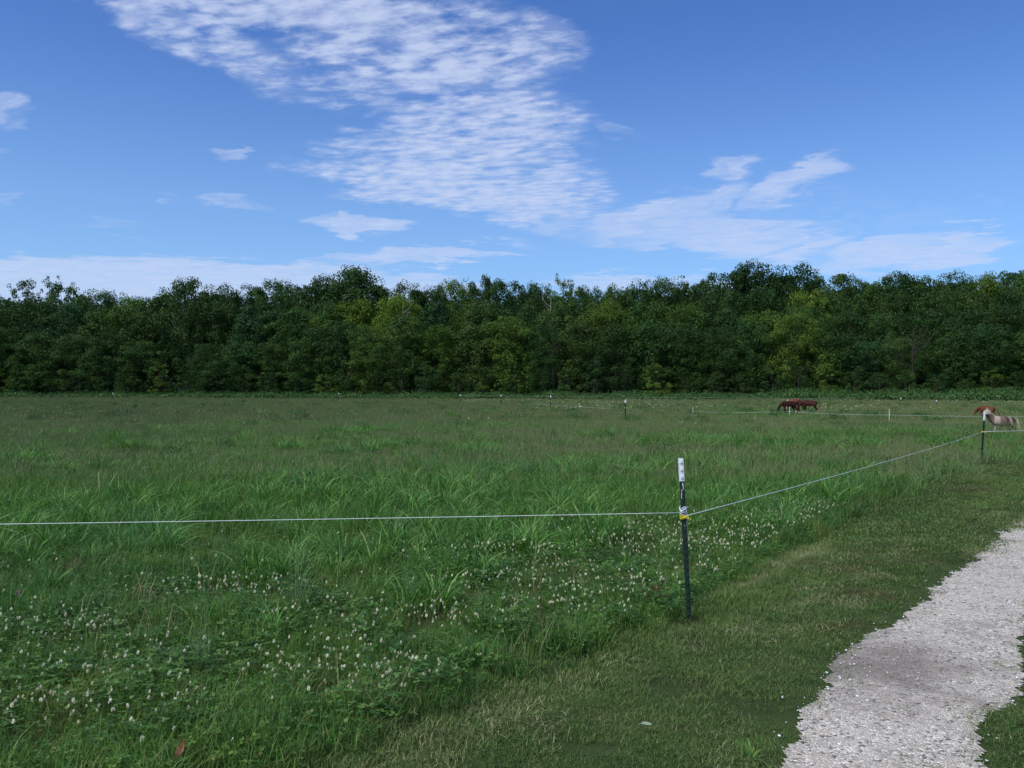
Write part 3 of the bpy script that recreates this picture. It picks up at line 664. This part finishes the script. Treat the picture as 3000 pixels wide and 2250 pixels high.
for row in ROWP:
    lst = sorted([t for t in TREES if t['row'] == row], key=lambda t: t['px'])
    used = {}
    for t in lst:
        sp_ = SPECIAL.get((row, round(t['px']/K)))
        if sp_: t['label'] = sp_; continue
        mx_, mn = min(MARKS, key=lambda m_: abs(m_[0]-t['px'])); side = 'right' if t['px'] >= mx_ else 'left'
        used.setdefault((mn, side), []).append(t)
    for (mn, side), ts in used.items():
        ts.sort(key=lambda t: abs(t['px']-dict((b_, a) for a, b_ in MARKS)[mn]))
        for k, t in enumerate(ts): t['label'] = f"{t['look']} {ROWP[row]}, {ORD[k]} {side} of the {mn}"
cnt = {}
for t in TREES:
    k = t['kind']; cnt[k] = cnt.get(k, -1)+1; vi = cnt[k] % len(TP[k])
    if t['pale']: vi = 0
    zg = ground_z(t['x'], t['y']); h = Z(t['yt'], t['y'])-zg; half = t['hw']*t['y']/F
    name = 'shrub' if k == 'shrub' else 'tree'
    e = empty(name, (t['x'], t['y'], zg), rnd.uniform(0, 6.28) if not t['pale'] else 1.2, (half/4.6, half/4.6, h/14.1))
    tag(e, t['label'], 'bush' if k == 'shrub' else 'tree', {'skyline': 'trees on the skyline of the wood', 'hillside': 'trees on the wooded rise', 'middle': 'trees in the second row of the wood', 'front': 'trees in the front row of the wood', 'foot': 'bushes at the foot of the wood'}[t['row']])
    mc, mt = TP[k][vi]
    o = link('crown', mc, e); j = rnd.uniform(.85, 1.15); o.color = (t['tint'][0]*j*rnd.uniform(.92, 1.1), t['tint'][1]*j, t['tint'][2]*j*rnd.uniform(.9, 1.1), 1)
    link('trunk', pale_trunk[k] if t['pale'] and k in pale_trunk else mt, e)
# deep wood behind the rows
r = np.random.RandomState(99); cs = []; rd = []
for i in range(4400):
    px = -1300+5600*r.rand(); off = 30+22*r.rand(); d = line_d(px)+off; zt = Z(K*(640 if px > 2000 else 655), d); zg = ground_z(X(px, d), d)
    cs.append((X(px, d), d, zg+(zt-zg)*r.rand()**.8)); rd.append(1.6+1.6*r.rand())
V, Q, T = leaf_shell(np.array(cs), np.array(rd), 64, .8, r)
dw = link('deep_wood', mesh_np('deep_wood', V, Q, {'tint': T}, [M_LEAF])); dw.color = (.7, .8, .75, 1)
tag(dw, 'dark leafy depth of the wood seen between the nearer crowns', 'wood', kind='stuff')
# tall weeds along the wood's edge
for s_ in range(3):
    V, Q, T = leaf_shell(np.array([(rs.randn()*.9, rs.randn()*.6, .25+.55*rs.rand()) for _ in range(12)]), np.full(12, .45), 34, .16, np.random.RandomState(700+s_))
    st_p, hd = stalks(24, 1.1, .7, 1.25, .03, 720+s_, .05, 2.)
    protos.setdefault('weeds', []).append(mesh_np('weeds_tuft', *join([(V, Q, T), st_p, hd])[:2], {'tint': join([(V, Q, T), st_p, hd])[2]}, [leafmat('edge_weeds%d' % s_ if s_ else 'edge_weeds', [(0., (.030, .085, .020)), (.5, (.055, .140, .034)), (1., (.12, .19, .06))], trans=.2)]))
# bare and pale stems that stand out
def bare_tree(px, yt, yb, off, mtl, label, seed, spread=.5, nb=9):
    px *= K; d = line_d(px)+off; r_ = random.Random(seed); zg = ground_z(X(px, d), d); zt = Z(yt*K, d); e = empty('bare_tree', (X(px, d), d, zg)); H = zt-zg; mb = MB()
    mb.tube([(0, 0, -.4), (.1, 0, H*.3), (-.15, 0, H*.6), (.1, 0, H)], [.12, .10, .07, .02], 7); mb.build('trunk', mtl, e)
    bm_ = MB()
    for i in range(nb):
        z0 = H*(.35+.6*i/nb); a = r_.uniform(0, 6.28); L = H*spread*(1-.6*i/nb)*r_.uniform(.4, .8)
        p1 = (math.cos(a)*L*.5, math.sin(a)*L*.3, z0+L*.35); p2 = (math.cos(a)*L, math.sin(a)*L*.6, z0+L*.95)
        bm_.tube([(0, 0, z0), p1, p2], [.045, .03, .01], 5, False)
        for s_ in range(3):
            f = r_.uniform(.4, .9); q0 = tuple(p1[k]*(1-f)+p2[k]*f for k in range(3)); bm_.tube([q0, (q0[0]+r_.uniform(-.8, .8), q0[1]+r_.uniform(-.3, .3), q0[2]+r_.uniform(.3, 1.1))], [.03, .008], 4, False)
    bm_.build('limbs', mtl, e); tag(e, label, 'tree', 'bare stems in the wood')
bare_tree(1190, 618, 0, 6, M_PALEBARK, 'slender pale bare stem rising beside the feathery treetop mid-skyline', 3, .25)
bare_tree(1973, 715, 0, -2.5, M_BARK, 'grey-brown nearly leafless tree low in the wood left of the second fence post', 5, .7, 16)
bare_tree(870, 652, 0, 2, M_PALEBARK, 'crooked pale dead branches poking from the yellowish tree crown', 8, .35)
bare_tree(1195, 735, 0, -3, M_BARK, 'thin grey dead stem in front of the dark middle of the wood', 12, .25)
pw = []
for x, y in rand_area(13, 95, .9, 3):
    v_ = fb(x, y, .22, 61)
    if x < verge_x(y)-.6 and rs.rand() < .04+.30*max(0, v_): pw.append(T_(x, y, .13+.17*rs.rand()+(.10 if y > 40 else 0), .9+.4*rs.rand(), tilt=.1))
scatter('pasture_weeds', 'weeds', pw, 'low dark weed clumps scattered through the pasture grass', 'weeds')
wd = []
px = -800
while px < 3800:
    for k in range(3):
        d = line_d(px)-6.5+k*2+rs.randn()*.7; wd.append(T_(X(px+rs.randn()*10, d), d, .85+.5*rs.rand(), (.85+.3*fb(px, 0, .01, 3))*(1.25 if px > 2250 else 1.), tilt=.03))
    px += 16
scatter('edge_weeds', 'weeds', wd, 'rank weeds and brambles along the edge of the field below the wood', 'weeds')

# ------------------------------------------------------------------ fence
M_POST = plain('dark_green_enamel', (.011, .026, .018), .45, .5, .35, 25)
M_TIP = plain('white_post_paint', (.74, .77, .79), .5, .4, .06, 30)
M_YEL = plain('yellow_plastic', (.75, .58, .035), .4, .5, .12, 40)
M_WIRE = plain('white_polywire', (.68, .74, .72), .5, .4, .15, 60)
M_KNOT = plain('frayed_white_polywire', (.62, .66, .72), .55, .3, .3, 120)
M_STEP = plain('white_step_in_plastic', (.66, .70, .66), .5, .4, .1, 20)
def T_prof(s=1.): a, t_, L = .017*s, .0035*s, .030*s; return [(-a, -t_), (a, -t_), (a, t_), (t_, t_), (t_, L), (-t_, L), (-t_, t_), (-a, t_)]
def t_post(H, tip, clip, fat=1.):
    e = empty('fence_post'); mb = MB(); mb.prism(T_prof(fat), -.42, H-tip)
    z = -.1
    while z < H-tip-.03: mb.box((0, -.0075*fat, z), (.012*fat, .009, .016)); z += .054           # studs up the face
    mb.build('post_shaft', M_POST, e)
    mt = MB(); mt.prism(T_prof(fat*1.06), H-tip, H); z = H-tip+.03
    while z < H-.015: mt.box((0, -.0078*fat, z), (.0125*fat, .009, .017)); z += .054
    mt.build('painted_tip', M_TIP, e)
    mi = MB(); mi.box((0, -.004, clip), (.056*fat, .034, .026), .005); mi.box((-.024*fat, -.016, clip+.012), (.012, .020, .012), .002); mi.box((.026*fat, -.016, clip-.004), (.010, .026, .020), .002)
    mi.box((0, -.026, clip+.002), (.030*fat, .012, .012), .002); mi.box((0, .022, clip), (.03*fat, .02, .02), .003)
    mi.build('insulator', M_YEL, e)
    return e
def place(e, px_base, d, lean, label, z=0.):
    e.location = (X(px_base, d), d, z); e.rotation_euler = (0, R(lean), 0); tag(e, label, 'fence post', 'steel fence posts with white tips'); return e
H1 = 1.163; d1 = G(2019, 1824)[1]; clip1 = .75
p1 = place(t_post(H1, .162, clip1), 2019, d1, -3.0, 'near dark steel fence post with chipped white tip, yellow clip and knotted wire')
kn = MB()
for k in range(4):
    zc = clip1+.03+k*.011; pts = [(.024*math.cos(a)+.002*math.sin(3*a+k), .010+.026*math.sin(a), zc+.008*math.sin(a*2+k*1.3)) for a in np.linspace(0, 6.28, 18)]
    kn.tube(pts, .0028, 6, False)
kn.tube([(-.022, -.02, clip1+.02), (-.012, -.026, clip1+.05), (.006, -.028, clip1+.066), (.018, -.022, clip1+.045), (.020, -.02, clip1+.01)], .003, 6)
kn.tube([(.004, -.026, clip1+.062), (.020, -.03, clip1+.070), (.034, -.026, clip1+.068)], .0022, 5)
kn.tube([(-.028, -.02, clip1+.028), (-.005, -.028, clip1+.018), (.024, -.024, clip1-.004)], .0026, 6)
kn.build('wire_knot', M_KNOT, p1, True)
for (x_, z_, w__, h_) in [(.004, H1-.185, .006, .02), (.007, H1-.205, .004, .03), (-.006, H1-.24, .004, .035), (-.009, H1-.27, .003, .03), (.002, clip1-.06, .003, .014), (-.004, H1-.225, .006, .008)]:
    fl = MB(); fl.box((x_, -.0045, z_), (w__, .003, h_)); fl.build('paint_flake', M_TIP, p1)
d2 = G(2873.5, 1366)[1]
p2 = place(t_post(H1, .18, .738, 1.15), 2873.5, d2, 4.0, 'dark steel fence post with yellow clip standing before the painted pony')
src = t_post(1.12, .17, .70, 1.5)
FAR = [(1832, 45, .5, 'white-tipped post in the pasture farthest to the right of its receding row'), (1614, 64, -1, 'white-tipped post in the pasture, second from the right in the receding row'),
       (1468, 79, 0, 'white-tipped post in the pasture, third from the right in the receding row'), (1348, 90, .5, 'white-tipped post in the pasture, fourth from the right in the receding row'),
       (992, 108, 0, 'tiny white-tipped post before the dark wood, second from the left'), (331, 118, 0, 'tiny white-tipped post before the dark wood, leftmost of all'),
       (2743, 78, 0, 'tiny white-tipped post before the wood, left of the second fence post'), (2638, 84, 2, 'tiny white-tipped post before the wood above the step-in stakes')]
def far_top(px): return {1832: 1171, 1614: 1158, 1468: 1156, 1348: 1155, 992: 1152, 331: 1151, 2743: 1172, 2638: 1165}[px]
for i, (px, d, ln, lb) in enumerate(FAR):
    e = src if i == 0 else copy_tree(src); h = Z(far_top(px), d); place(e, px, d, ln, lb, h-1.12); k = .9+.0075*d
    e.scale = (k, k, 1)
# step-in stakes
def stake():
    e = empty('fence_stake'); mb = MB(); mb.tube([(0, 0, -.2), (0, 0, 0), (0, 0, .86)], [.008, .012, .010], 8); mb.box((.03, 0, .03), (.10, .014, .014), .002); mb.build('stake_shaft', M_STEP, e)
    c_ = MB(); c_.tube([(0, -.012, .56), (0, -.03, .575), (0, -.034, .60), (0, -.012, .62)], .006, 6); c_.box((0, -.012, .585), (.03, .03, .05), .004); c_.build('wire_clip', M_STEP, e); return e
sk = stake(); SK = [(1698, 62, 1180, 'pale step-in stake holding the cross wire, leftmost of the stakes'), (2030, 53, 1193, 'pale step-in stake holding the cross wire, left of the dark grazing pony'),
      (2313, 47, 1191, 'pale step-in stake directly in front of the dark grazing pony'), (2605, 39, 1198, 'pale step-in stake right of the ponies, nearest the second fence post')]
wire_pts = []
for i, (px, d, yt, lb) in enumerate(SK):
    e = sk if i == 0 else copy_tree(sk); h = Z(yt, d); e.location = (X(px, d), d, h-.86); e.scale = (1.1, 1.1, 1); tag(e, lb, 'fence stake', 'pale step-in fence stakes'); wire_pts.append((X(px, d), d-.03, h-.86+.59))
def sag(a, b_, s, n_=14): return [tuple(Vector(a).lerp(Vector(b_), t)-Vector((0, 0, 4*s*t*(1-t)))) for t in np.linspace(0, 1, n_)]
def wire(name, pts, rad, label): mb = MB(); mb.tube(pts, rad, 6); o = mb.build(name, M_WIRE, None, True); return tag(o, label, 'wire', 'white fence wires')
def on_post(px, d, lean, z, H): return (X(px, d)+math.tan(R(lean))*z, d-.03, z)
a0 = on_post(2019, d1, -3., clip1+.032, 0)
dl = 5.75; left = (X(0, dl), dl, Z(1530, dl)); ex = Vector(left)+(Vector(left)-Vector(a0))*.9
wire('fence_wire', sag(tuple(ex), a0, .012, 24), .0023, 'taut white wire running from the near post off to the left')
b0 = on_post(2019, d1, -3., clip1+.012, 0); b1 = on_post(2873.5, d2, 4., .742, 0)
wire('fence_wire', sag((b0[0]+.02, b0[1], b0[2]), b1, .03, 20), .0027, 'slack white wire between the near post and the second post')
dr = 19.6; wire('fence_wire', sag(b1, (X(3600, dr+3), dr+3, Z(1234, dr+3)), .03), .0042, 'white wire leaving the second post towards the right edge')
cw = []
ends = [(X(1832, 60.), 66, Z(1176, 66))]
seq = [(X(1560, 66), 66, Z(1182, 66))]+wire_pts+[(X(3300, 37), 37, Z(1219, 37))]
for a, b_ in zip(seq, seq[1:]): cw += sag(a, b_, .05, 6)[:-1]
wire('fence_wire', cw+[seq[-1]], .0036, 'thin white cross wire strung on stakes past the ponies')
M_FARW = plain('weathered_wire', (.25, .26, .22), .6, .3, .2, 5)
mb = MB(); fw = [(X(1348, 100), 100, Z(1158, 100)), (X(1700, 103), 103, Z(1163, 103)), (X(2200, 102), 102, Z(1166, 102)), (X(2500, 100), 100, Z(1168, 100))]; mb.tube(fw, .012, 5)
tag(mb.build('fence_wire', M_FARW), 'grey far fence wire running along the foot of the wood', 'wire')

# ------------------------------------------------------------------ ponies
def coat(name, base, dark, mode=None):
    m_, n, b = mat(name); tc = n.node('ShaderNodeTexCoord').outputs['Object']; sp_ = n.node('ShaderNodeSeparateXYZ'); n.l.new(tc, sp_.inputs[0])
    ns = n.noise(tc, 5, 4, .6); c = n.ramp(ns, [(.3, dark), (.7, base)])
    if mode == 'socks': c = n.mix(n.ss(n.m('MULTIPLY_ADD', ns, .05, sp_.outputs[2]), .22, .19), c, (.62, .60, .55, 1))
    if mode == 'paint':
        xx = n.m('MULTIPLY_ADD', n.noise(tc, 3.2, 3, .55), .16, sp_.outputs[0]); xx = n.m('SUBTRACT', xx, .08)
        f = n.ramp(n.m('MULTIPLY_ADD', xx, .5, .5), [(0., (.25, .12, .07))]*1+[(.02, (.09, .05, .035))])
        x2 = n.node('ShaderNodeValToRGB'); x2.color_ramp.interpolation = 'EASE'; n.put(x2.inputs[0], n.m('MULTIPLY_ADD', xx, .6, .4))
        BR, WH, TN = (.070, .042, .030), (.42, .37, .30), (.20, .13, .095)
        e = x2.color_ramp.elements; stops = [(.09, BR), (.205, BR), (.225, WH), (.26, TN), (.275, BR), (.345, BR), (.365, TN), (.48, TN), (.50, WH), (.60, WH), (.625, TN), (.70, (.13, .08, .055)), (.76, (.09, .055, .04)), (.90, (.07, .045, .035))]
        while len(e) < len(stops): e.new(.5)
        for q_, (p_, cc) in zip(e, stops): q_.position = p_; q_.color = (*cc, 1)
        c = n.mix(.2, x2.outputs[0], c); c = n.mix(n.m('MULTIPLY', n.ss(n.m('MULTIPLY_ADD', ns, .10, sp_.outputs[2]), 1.02, 1.10), .9), c, (*WH, 1))
    n.put(b.inputs['Base Color'], c); b.inputs['Roughness'].default_value = .6; b.inputs['Specular IOR Level'].default_value = .12
    return m_
def skin_mesh(name, verts, edges, mtl):
    me = bpy.data.meshes.new(name); me.from_pydata([v[:3] for v in verts], edges, [])
    o = bpy.data.objects.new(name, me); C.objects.link(o)
    md = o.modifiers.new('skin', 'SKIN'); md.use_smooth_shade = True
    for i, v in enumerate(verts):
        sv = me.skin_vertices[0].data[i]; sv.radius = (v[3], v[4] if len(v) > 4 else v[3])
    me.skin_vertices[0].data[1].use_root = True
    ss_ = o.modifiers.new('sub', 'SUBSURF'); ss_.levels = 2; ss_.render_levels = 2
    dg = bpy.context.evaluated_depsgraph_get(); ev = o.evaluated_get(dg); m2 = bpy.data.meshes.new_from_object(ev)
    bpy.data.objects.remove(o); m2.materials.clear(); m2.materials.append(mtl); m2.name = name
    m2.polygons.foreach_set('use_smooth', np.ones(len(m2.polygons), dtype=bool)); return m2
def hair(mb, p, d, L, wd_, seed, n_=3):
    r_ = random.Random(seed); p = Vector(p); d = Vector(d); pts = []
    for k in range(n_+1):
        t = k/n_; pts.append(p+d*L*t*(1-.3*t)+Vector((0, 0, -L*.75*t*t)))
    s = Vector((r_.uniform(-1, 1), r_.uniform(-1, 1), 0)).normalized(); vs = []
    for k, q_ in enumerate(pts):
        ww = wd_*(1-.55*k/n_); vs += [q_-s*ww, q_+s*ww]
    mb.add(vs, [(2*k, 2*k+1, 2*k+3, 2*k+2) for k in range(n_)])
def pony(graze, coatm, hairm, head_turn=0., step=.04):
    e = empty('pony')
    v = [(-.50, 0, .76, .085), (-.38, 0, .71, .165, .185), (-.12, 0, .655, .185, .205), (.18, 0, .67, .165, .20), (.36, 0, .74, .12, .16)]
    if graze: nk = [(.54, 0, .62, .075, .11), (.68, head_turn*.3, .42, .06, .08), (.73, head_turn*.5, .30, .058, .078), (.77, head_turn*.7, .16, .040, .048), (.785, head_turn*.8, .08, .036, .038)]
    else: nk = [(.47, head_turn*.1, .88, .085, .12), (.57, head_turn*.4, 1.02, .062, .085), (.67, head_turn*.8, 1.00, .060, .08), (.78, head_turn*1.3, .90, .040, .05), (.83, head_turn*1.5, .85, .037, .038)]
    v += nk; ed = [(i, i+1) for i in range(9)]
    for s in (-1, 1):
        b_ = len(v); o1 = step*s
        v += [(.26, s*.10, .56, .07, .085), (.27+o1, s*.105, .40, .045, .05), (.28+o1*1.6, s*.105, .29, .040), (.27+o1*2, s*.105, .11, .027), (.30+o1*2, s*.105, .025, .036)]
        ed += [(3, b_), (b_, b_+1), (b_+1, b_+2), (b_+2, b_+3), (b_+3, b_+4)]
        b_ = len(v)
        v += [(-.36, s*.105, .56, .095, .115), (-.33-o1, s*.115, .45, .065, .07), (-.46-o1, s*.11, .31, .040, .045), (-.44-o1*1.5, s*.11, .11, .028), (-.41-o1*1.5, s*.11, .025, .037)]
        ed += [(1, b_), (b_, b_+1), (b_+1, b_+2), (b_+2, b_+3), (b_+3, b_+4)]
        b_ = len(v); P_ = v[6]; up = (-.02, 0, .09) if not graze else (-.06, 0, .05)
        v += [(P_[0]+up[0]*.5, P_[1]+s*.035, P_[2]+.06+up[2]*.2, .022, .014), (P_[0]+up[0], P_[1]+s*.045, P_[2]+.06+up[2]*.9, .008, .006)]; ed += [(6, b_), (b_, b_+1)]
    link('body', skin_mesh('body', v, ed, coatm), e)
    mm = MB(); r_ = random.Random(5); crest = [Vector(q_[:3])+Vector((-.02 if not graze else .03, 0, q_[4]*.85 if len(q_) > 4 else .05)) for q_ in v[4:7]]
    if graze: crest = [Vector((.30, 0, .88)), Vector((.52, 0, .755)), Vector((.71, head_turn*.3, .53)), Vector((.76, head_turn*.4, .42))]
    else: crest = [Vector((.28, 0, .87)), Vector((.385, 0, .96)), Vector((.50, head_turn*.3, 1.09)), Vector((.60, head_turn*.5, 1.10)), Vector((.68, head_turn*.8, 1.07))]
    for i in range(210):
        f = r_.random()*(len(crest)-1.001); k = int(f); p = crest[k].lerp(crest[k+1], f-k); s = r_.choice((-1, 1, 1))
        hair(mm, p, (r_.uniform(-.15, .1), s*.5, .12), r_.uniform(.14, .24), .010, i)
    mm.build('mane', hairm, e); tm = MB()
    for i in range(120): hair(tm, (-.555+r_.uniform(-.015, .01), r_.uniform(-.025, .025), .79+r_.uniform(-.02, .02)), (-.38+r_.uniform(-.06, .06), r_.uniform(-.10, .10), -.35+r_.uniform(-.1, .1)), r_.uniform(.42, .60), .012, 300+i, 4)
    tm.build('tail', hairm, e)
    hd = Vector(v[7][:3])
    for s in (-1, 1):
        eb = MB(); eb.ball((hd.x+.0, hd.y+s*.056, hd.z+.018), .013, 8, 5); eb.build('eye', M_EYE, e, True)
    return e
M_EYE = plain('dark_eye', (.01, .008, .006), .15, .6)
M_BAY = coat('dark_bay_coat', (.050, .015, .010), (.022, .009, .008)); M_LIV = coat('liver_chestnut_coat', (.062, .020, .010), (.030, .011, .008), 'socks')
M_CHE = coat('chestnut_coat', (.15, .052, .020), (.085, .028, .013)); M_SOR = coat('sorrel_coat', (.19, .075, .036), (.12, .045, .022)); M_PAINT = coat('painted_coat', (.20, .13, .10), (.09, .06, .045), 'paint')
H_BLK = plain('black_hair', (.018, .013, .012), .6, .2, .3, 30); H_RED = plain('reddish_hair', (.16, .055, .035), .6, .2, .3, 30); H_FLX = plain('flaxen_hair', (.62, .54, .40), .6, .2, .15, 30)
H_MIX = plain('cream_hair', (.60, .58, .46), .6, .2, .2, 30); H_BRN = plain('rust_hair', (.17, .07, .035), .6, .2, .3, 30)
def put(e, px, d, rz, sc, label, z=0.):
    e.location = (X(px, d), d, z); e.rotation_euler = (0, 0, rz); e.scale = (sc, sc, sc); tag(e, label, 'pony', 'ponies grazing in the field')
put(pony(True, M_BAY, H_BLK, .05), 2311, 55, math.pi+.12, .98, 'dark bay pony grazing with its head down at the left of the group', .06)
put(pony(True, M_LIV, H_RED, .0), 2370, 58, math.pi-.35, 1.04, 'liver chestnut pony with white socks and reddish tail, right one of the grazing group', .02)
put(pony(True, M_SOR, H_FLX, .0), 2328, 60, .45, 1.12, 'sorrel pony with a flaxen mane, mostly hidden behind the two dark ones', .02)
put(pony(True, M_CHE, H_BRN, -.05), 2890, 46, math.pi-.75, .84, 'rusty chestnut pony grazing behind the painted pony', .04)
put(pony(False, M_PAINT, H_MIX, .05), 2934, 28.5, math.pi+.06, .87, 'painted brown and cream pony with pale mane and white tail, legs hidden in grass', .02)

# ------------------------------------------------------------------ small plants and litter that stand out
M_DRYLEAF = plain('red_brown_leaf', (.24, .095, .055), .6, .3, .35, 30); M_PALELEAF = plain('bleached_leaf', (.24, .32, .22), .6, .3, .15, 30)
def leaf(name, loc, L, Wd, mtl, rot, label, curl=.3):
    mb = MB(); n_ = 8; vs = []; fs = []
    for i in range(n_+1):
        t = i/n_; w_ = Wd*math.sin(math.pi*min(1, t*.93+.05))**.8; z = curl*L*(4*(t-.5)**2)
        for k, s in enumerate((-1, 0, 1)): vs.append((L*(t-.5), s*w_*.5, z+(abs(s)*w_*.28)))
    for i in range(n_):
        for k in range(2): a = i*3+k; fs.append((a, a+1, a+4, a+3))
    b_ = len(vs); vs += [(x, y, z-.0012) for x, y, z in vs]; fs += [tuple(q_+b_ for q_ in f[::-1]) for f in fs]
    mb.add(vs, fs); mb.tube([(-L*.5, 0, curl*L), (-L*.68, 0, curl*L*.9)], .0015, 5)
    o = mb.build(name, mtl, None, True); o.location = loc; o.rotation_euler = rot; return tag(o, label, 'leaf')
x_, y_ = G(532, 2262); leaf('fallen_leaf', (x_, y_, .10), .085, .034, M_DRYLEAF, (.5, -1.0, .9), 'curled red-brown leaf standing in the grass at the bottom edge')
x_, y_ = G(1892, 2150); leaf('fallen_leaf', (x_, y_, .045), .055, .035, M_PALELEAF, (.1, .1, .2), 'small bleached leaf lying on the mown verge', .1)
def weed(name, px, py, h, mtl, label, seed, n_=26, wd_=.004, spread=.35, cat='weed'):
    x_, y_ = G(px, py); V, Q, T = blades(n_, .05, h*.5, h, wd_, (.05, spread), 4, seed, clump=.3)
    st_p, hd = stalks(max(3, n_//4), .06, h*.8, h*1.15, .003, seed+1, .006, 5); V, Q, T = join([(V, Q, T), st_p, hd])
    o = link(name, mesh_np(name, V, Q, {'tint': T}, [mtl])); o.location = (x_, y_, 0); return tag(o, label, cat)
M_RUST = leafmat('rusty_stems', [(0., (.11, .075, .035)), (.6, (.17, .12, .05)), (1., (.24, .20, .09))], trans=.15)
M_WISP = leafmat('wispy_stems', [(0., (.06, .14, .05)), (.6, (.11, .20, .08)), (1., (.22, .28, .13))], trans=.2)
M_BRT = leafmat('bright_tuft', [(0., (.08, .18, .03)), (.6, (.13, .25, .05)), (1., (.20, .30, .09))], trans=.3)
weed('dry_grass_clump', 1592, 1880, .26, M_RUST, 'upright clump of rust-brown dry grass near the mown edge', 801, 34, .0035, .5)
weed('dry_weed', 1925, 1778, .16, M_RUST, 'low reddish dead weed left of the near post', 805, 40, .009, .8)
weed('wispy_weed', 868, 1800, .70, M_WISP, 'tall wispy grey-green weed below the left part of the wire', 811, 26, .0035, .8)
weed('wispy_weed', 600, 1990, .55, M_WISP, 'thin spreading weed stems among clover left of centre', 815, 22, .003, .8)
weed('wispy_weed', 1180, 1800, .45, M_WISP, 'thin leaning weed stems above the clover in mid foreground', 818, 18, .003, .9)
weed('bright_grass_tuft', 1350, 1950, .22, M_BRT, 'bright green broad-leaved tuft beside the mown edge', 821, 40, .013, 1.0, 'grass tuft')
weed('bright_grass_tuft', 800, 1665, .26, M_BRT, 'bright yellow-green grass tuft below the wire', 825, 70, .009, .7, 'grass tuft')
weed('bright_grass_tuft', 2190, 2225, .09, M_BRT, 'small bright green tuft on the verge beside the track', 827, 18, .012, 1.2, 'grass tuft')
M_PINK = leafmat('pink_florets', [(0., (.45, .15, .30)), (1., (.60, .30, .48))], trans=.2)
x_, y_ = G(45, 1840); V, Q, T = join([blades(1, .001, .24, .241, .0035, (.05, .1), 2, 5, tip=.9, droop=0)])
pf = empty('pink_clover', (x_, y_, 0)); link('stem', mesh_np('stem', V, Q, {'tint': T}, [M_CLOV]), pf); fv_, fq_, ft_ = clover_flower(V[-2:].mean(0), .015, 9)
link('flower_head', mesh_np('flower_head', fv_, fq_, {'tint': ft_}, [M_PINK]), pf); tag(pf, 'single pink clover flower at the left edge of the field', 'flower')
print('instances', len(meadow), len(lush), len(mid), len(far), len(mown), len(mownf), len(clover), len(flowers), len(farfl), len(sp), 'trees', len(TREES))
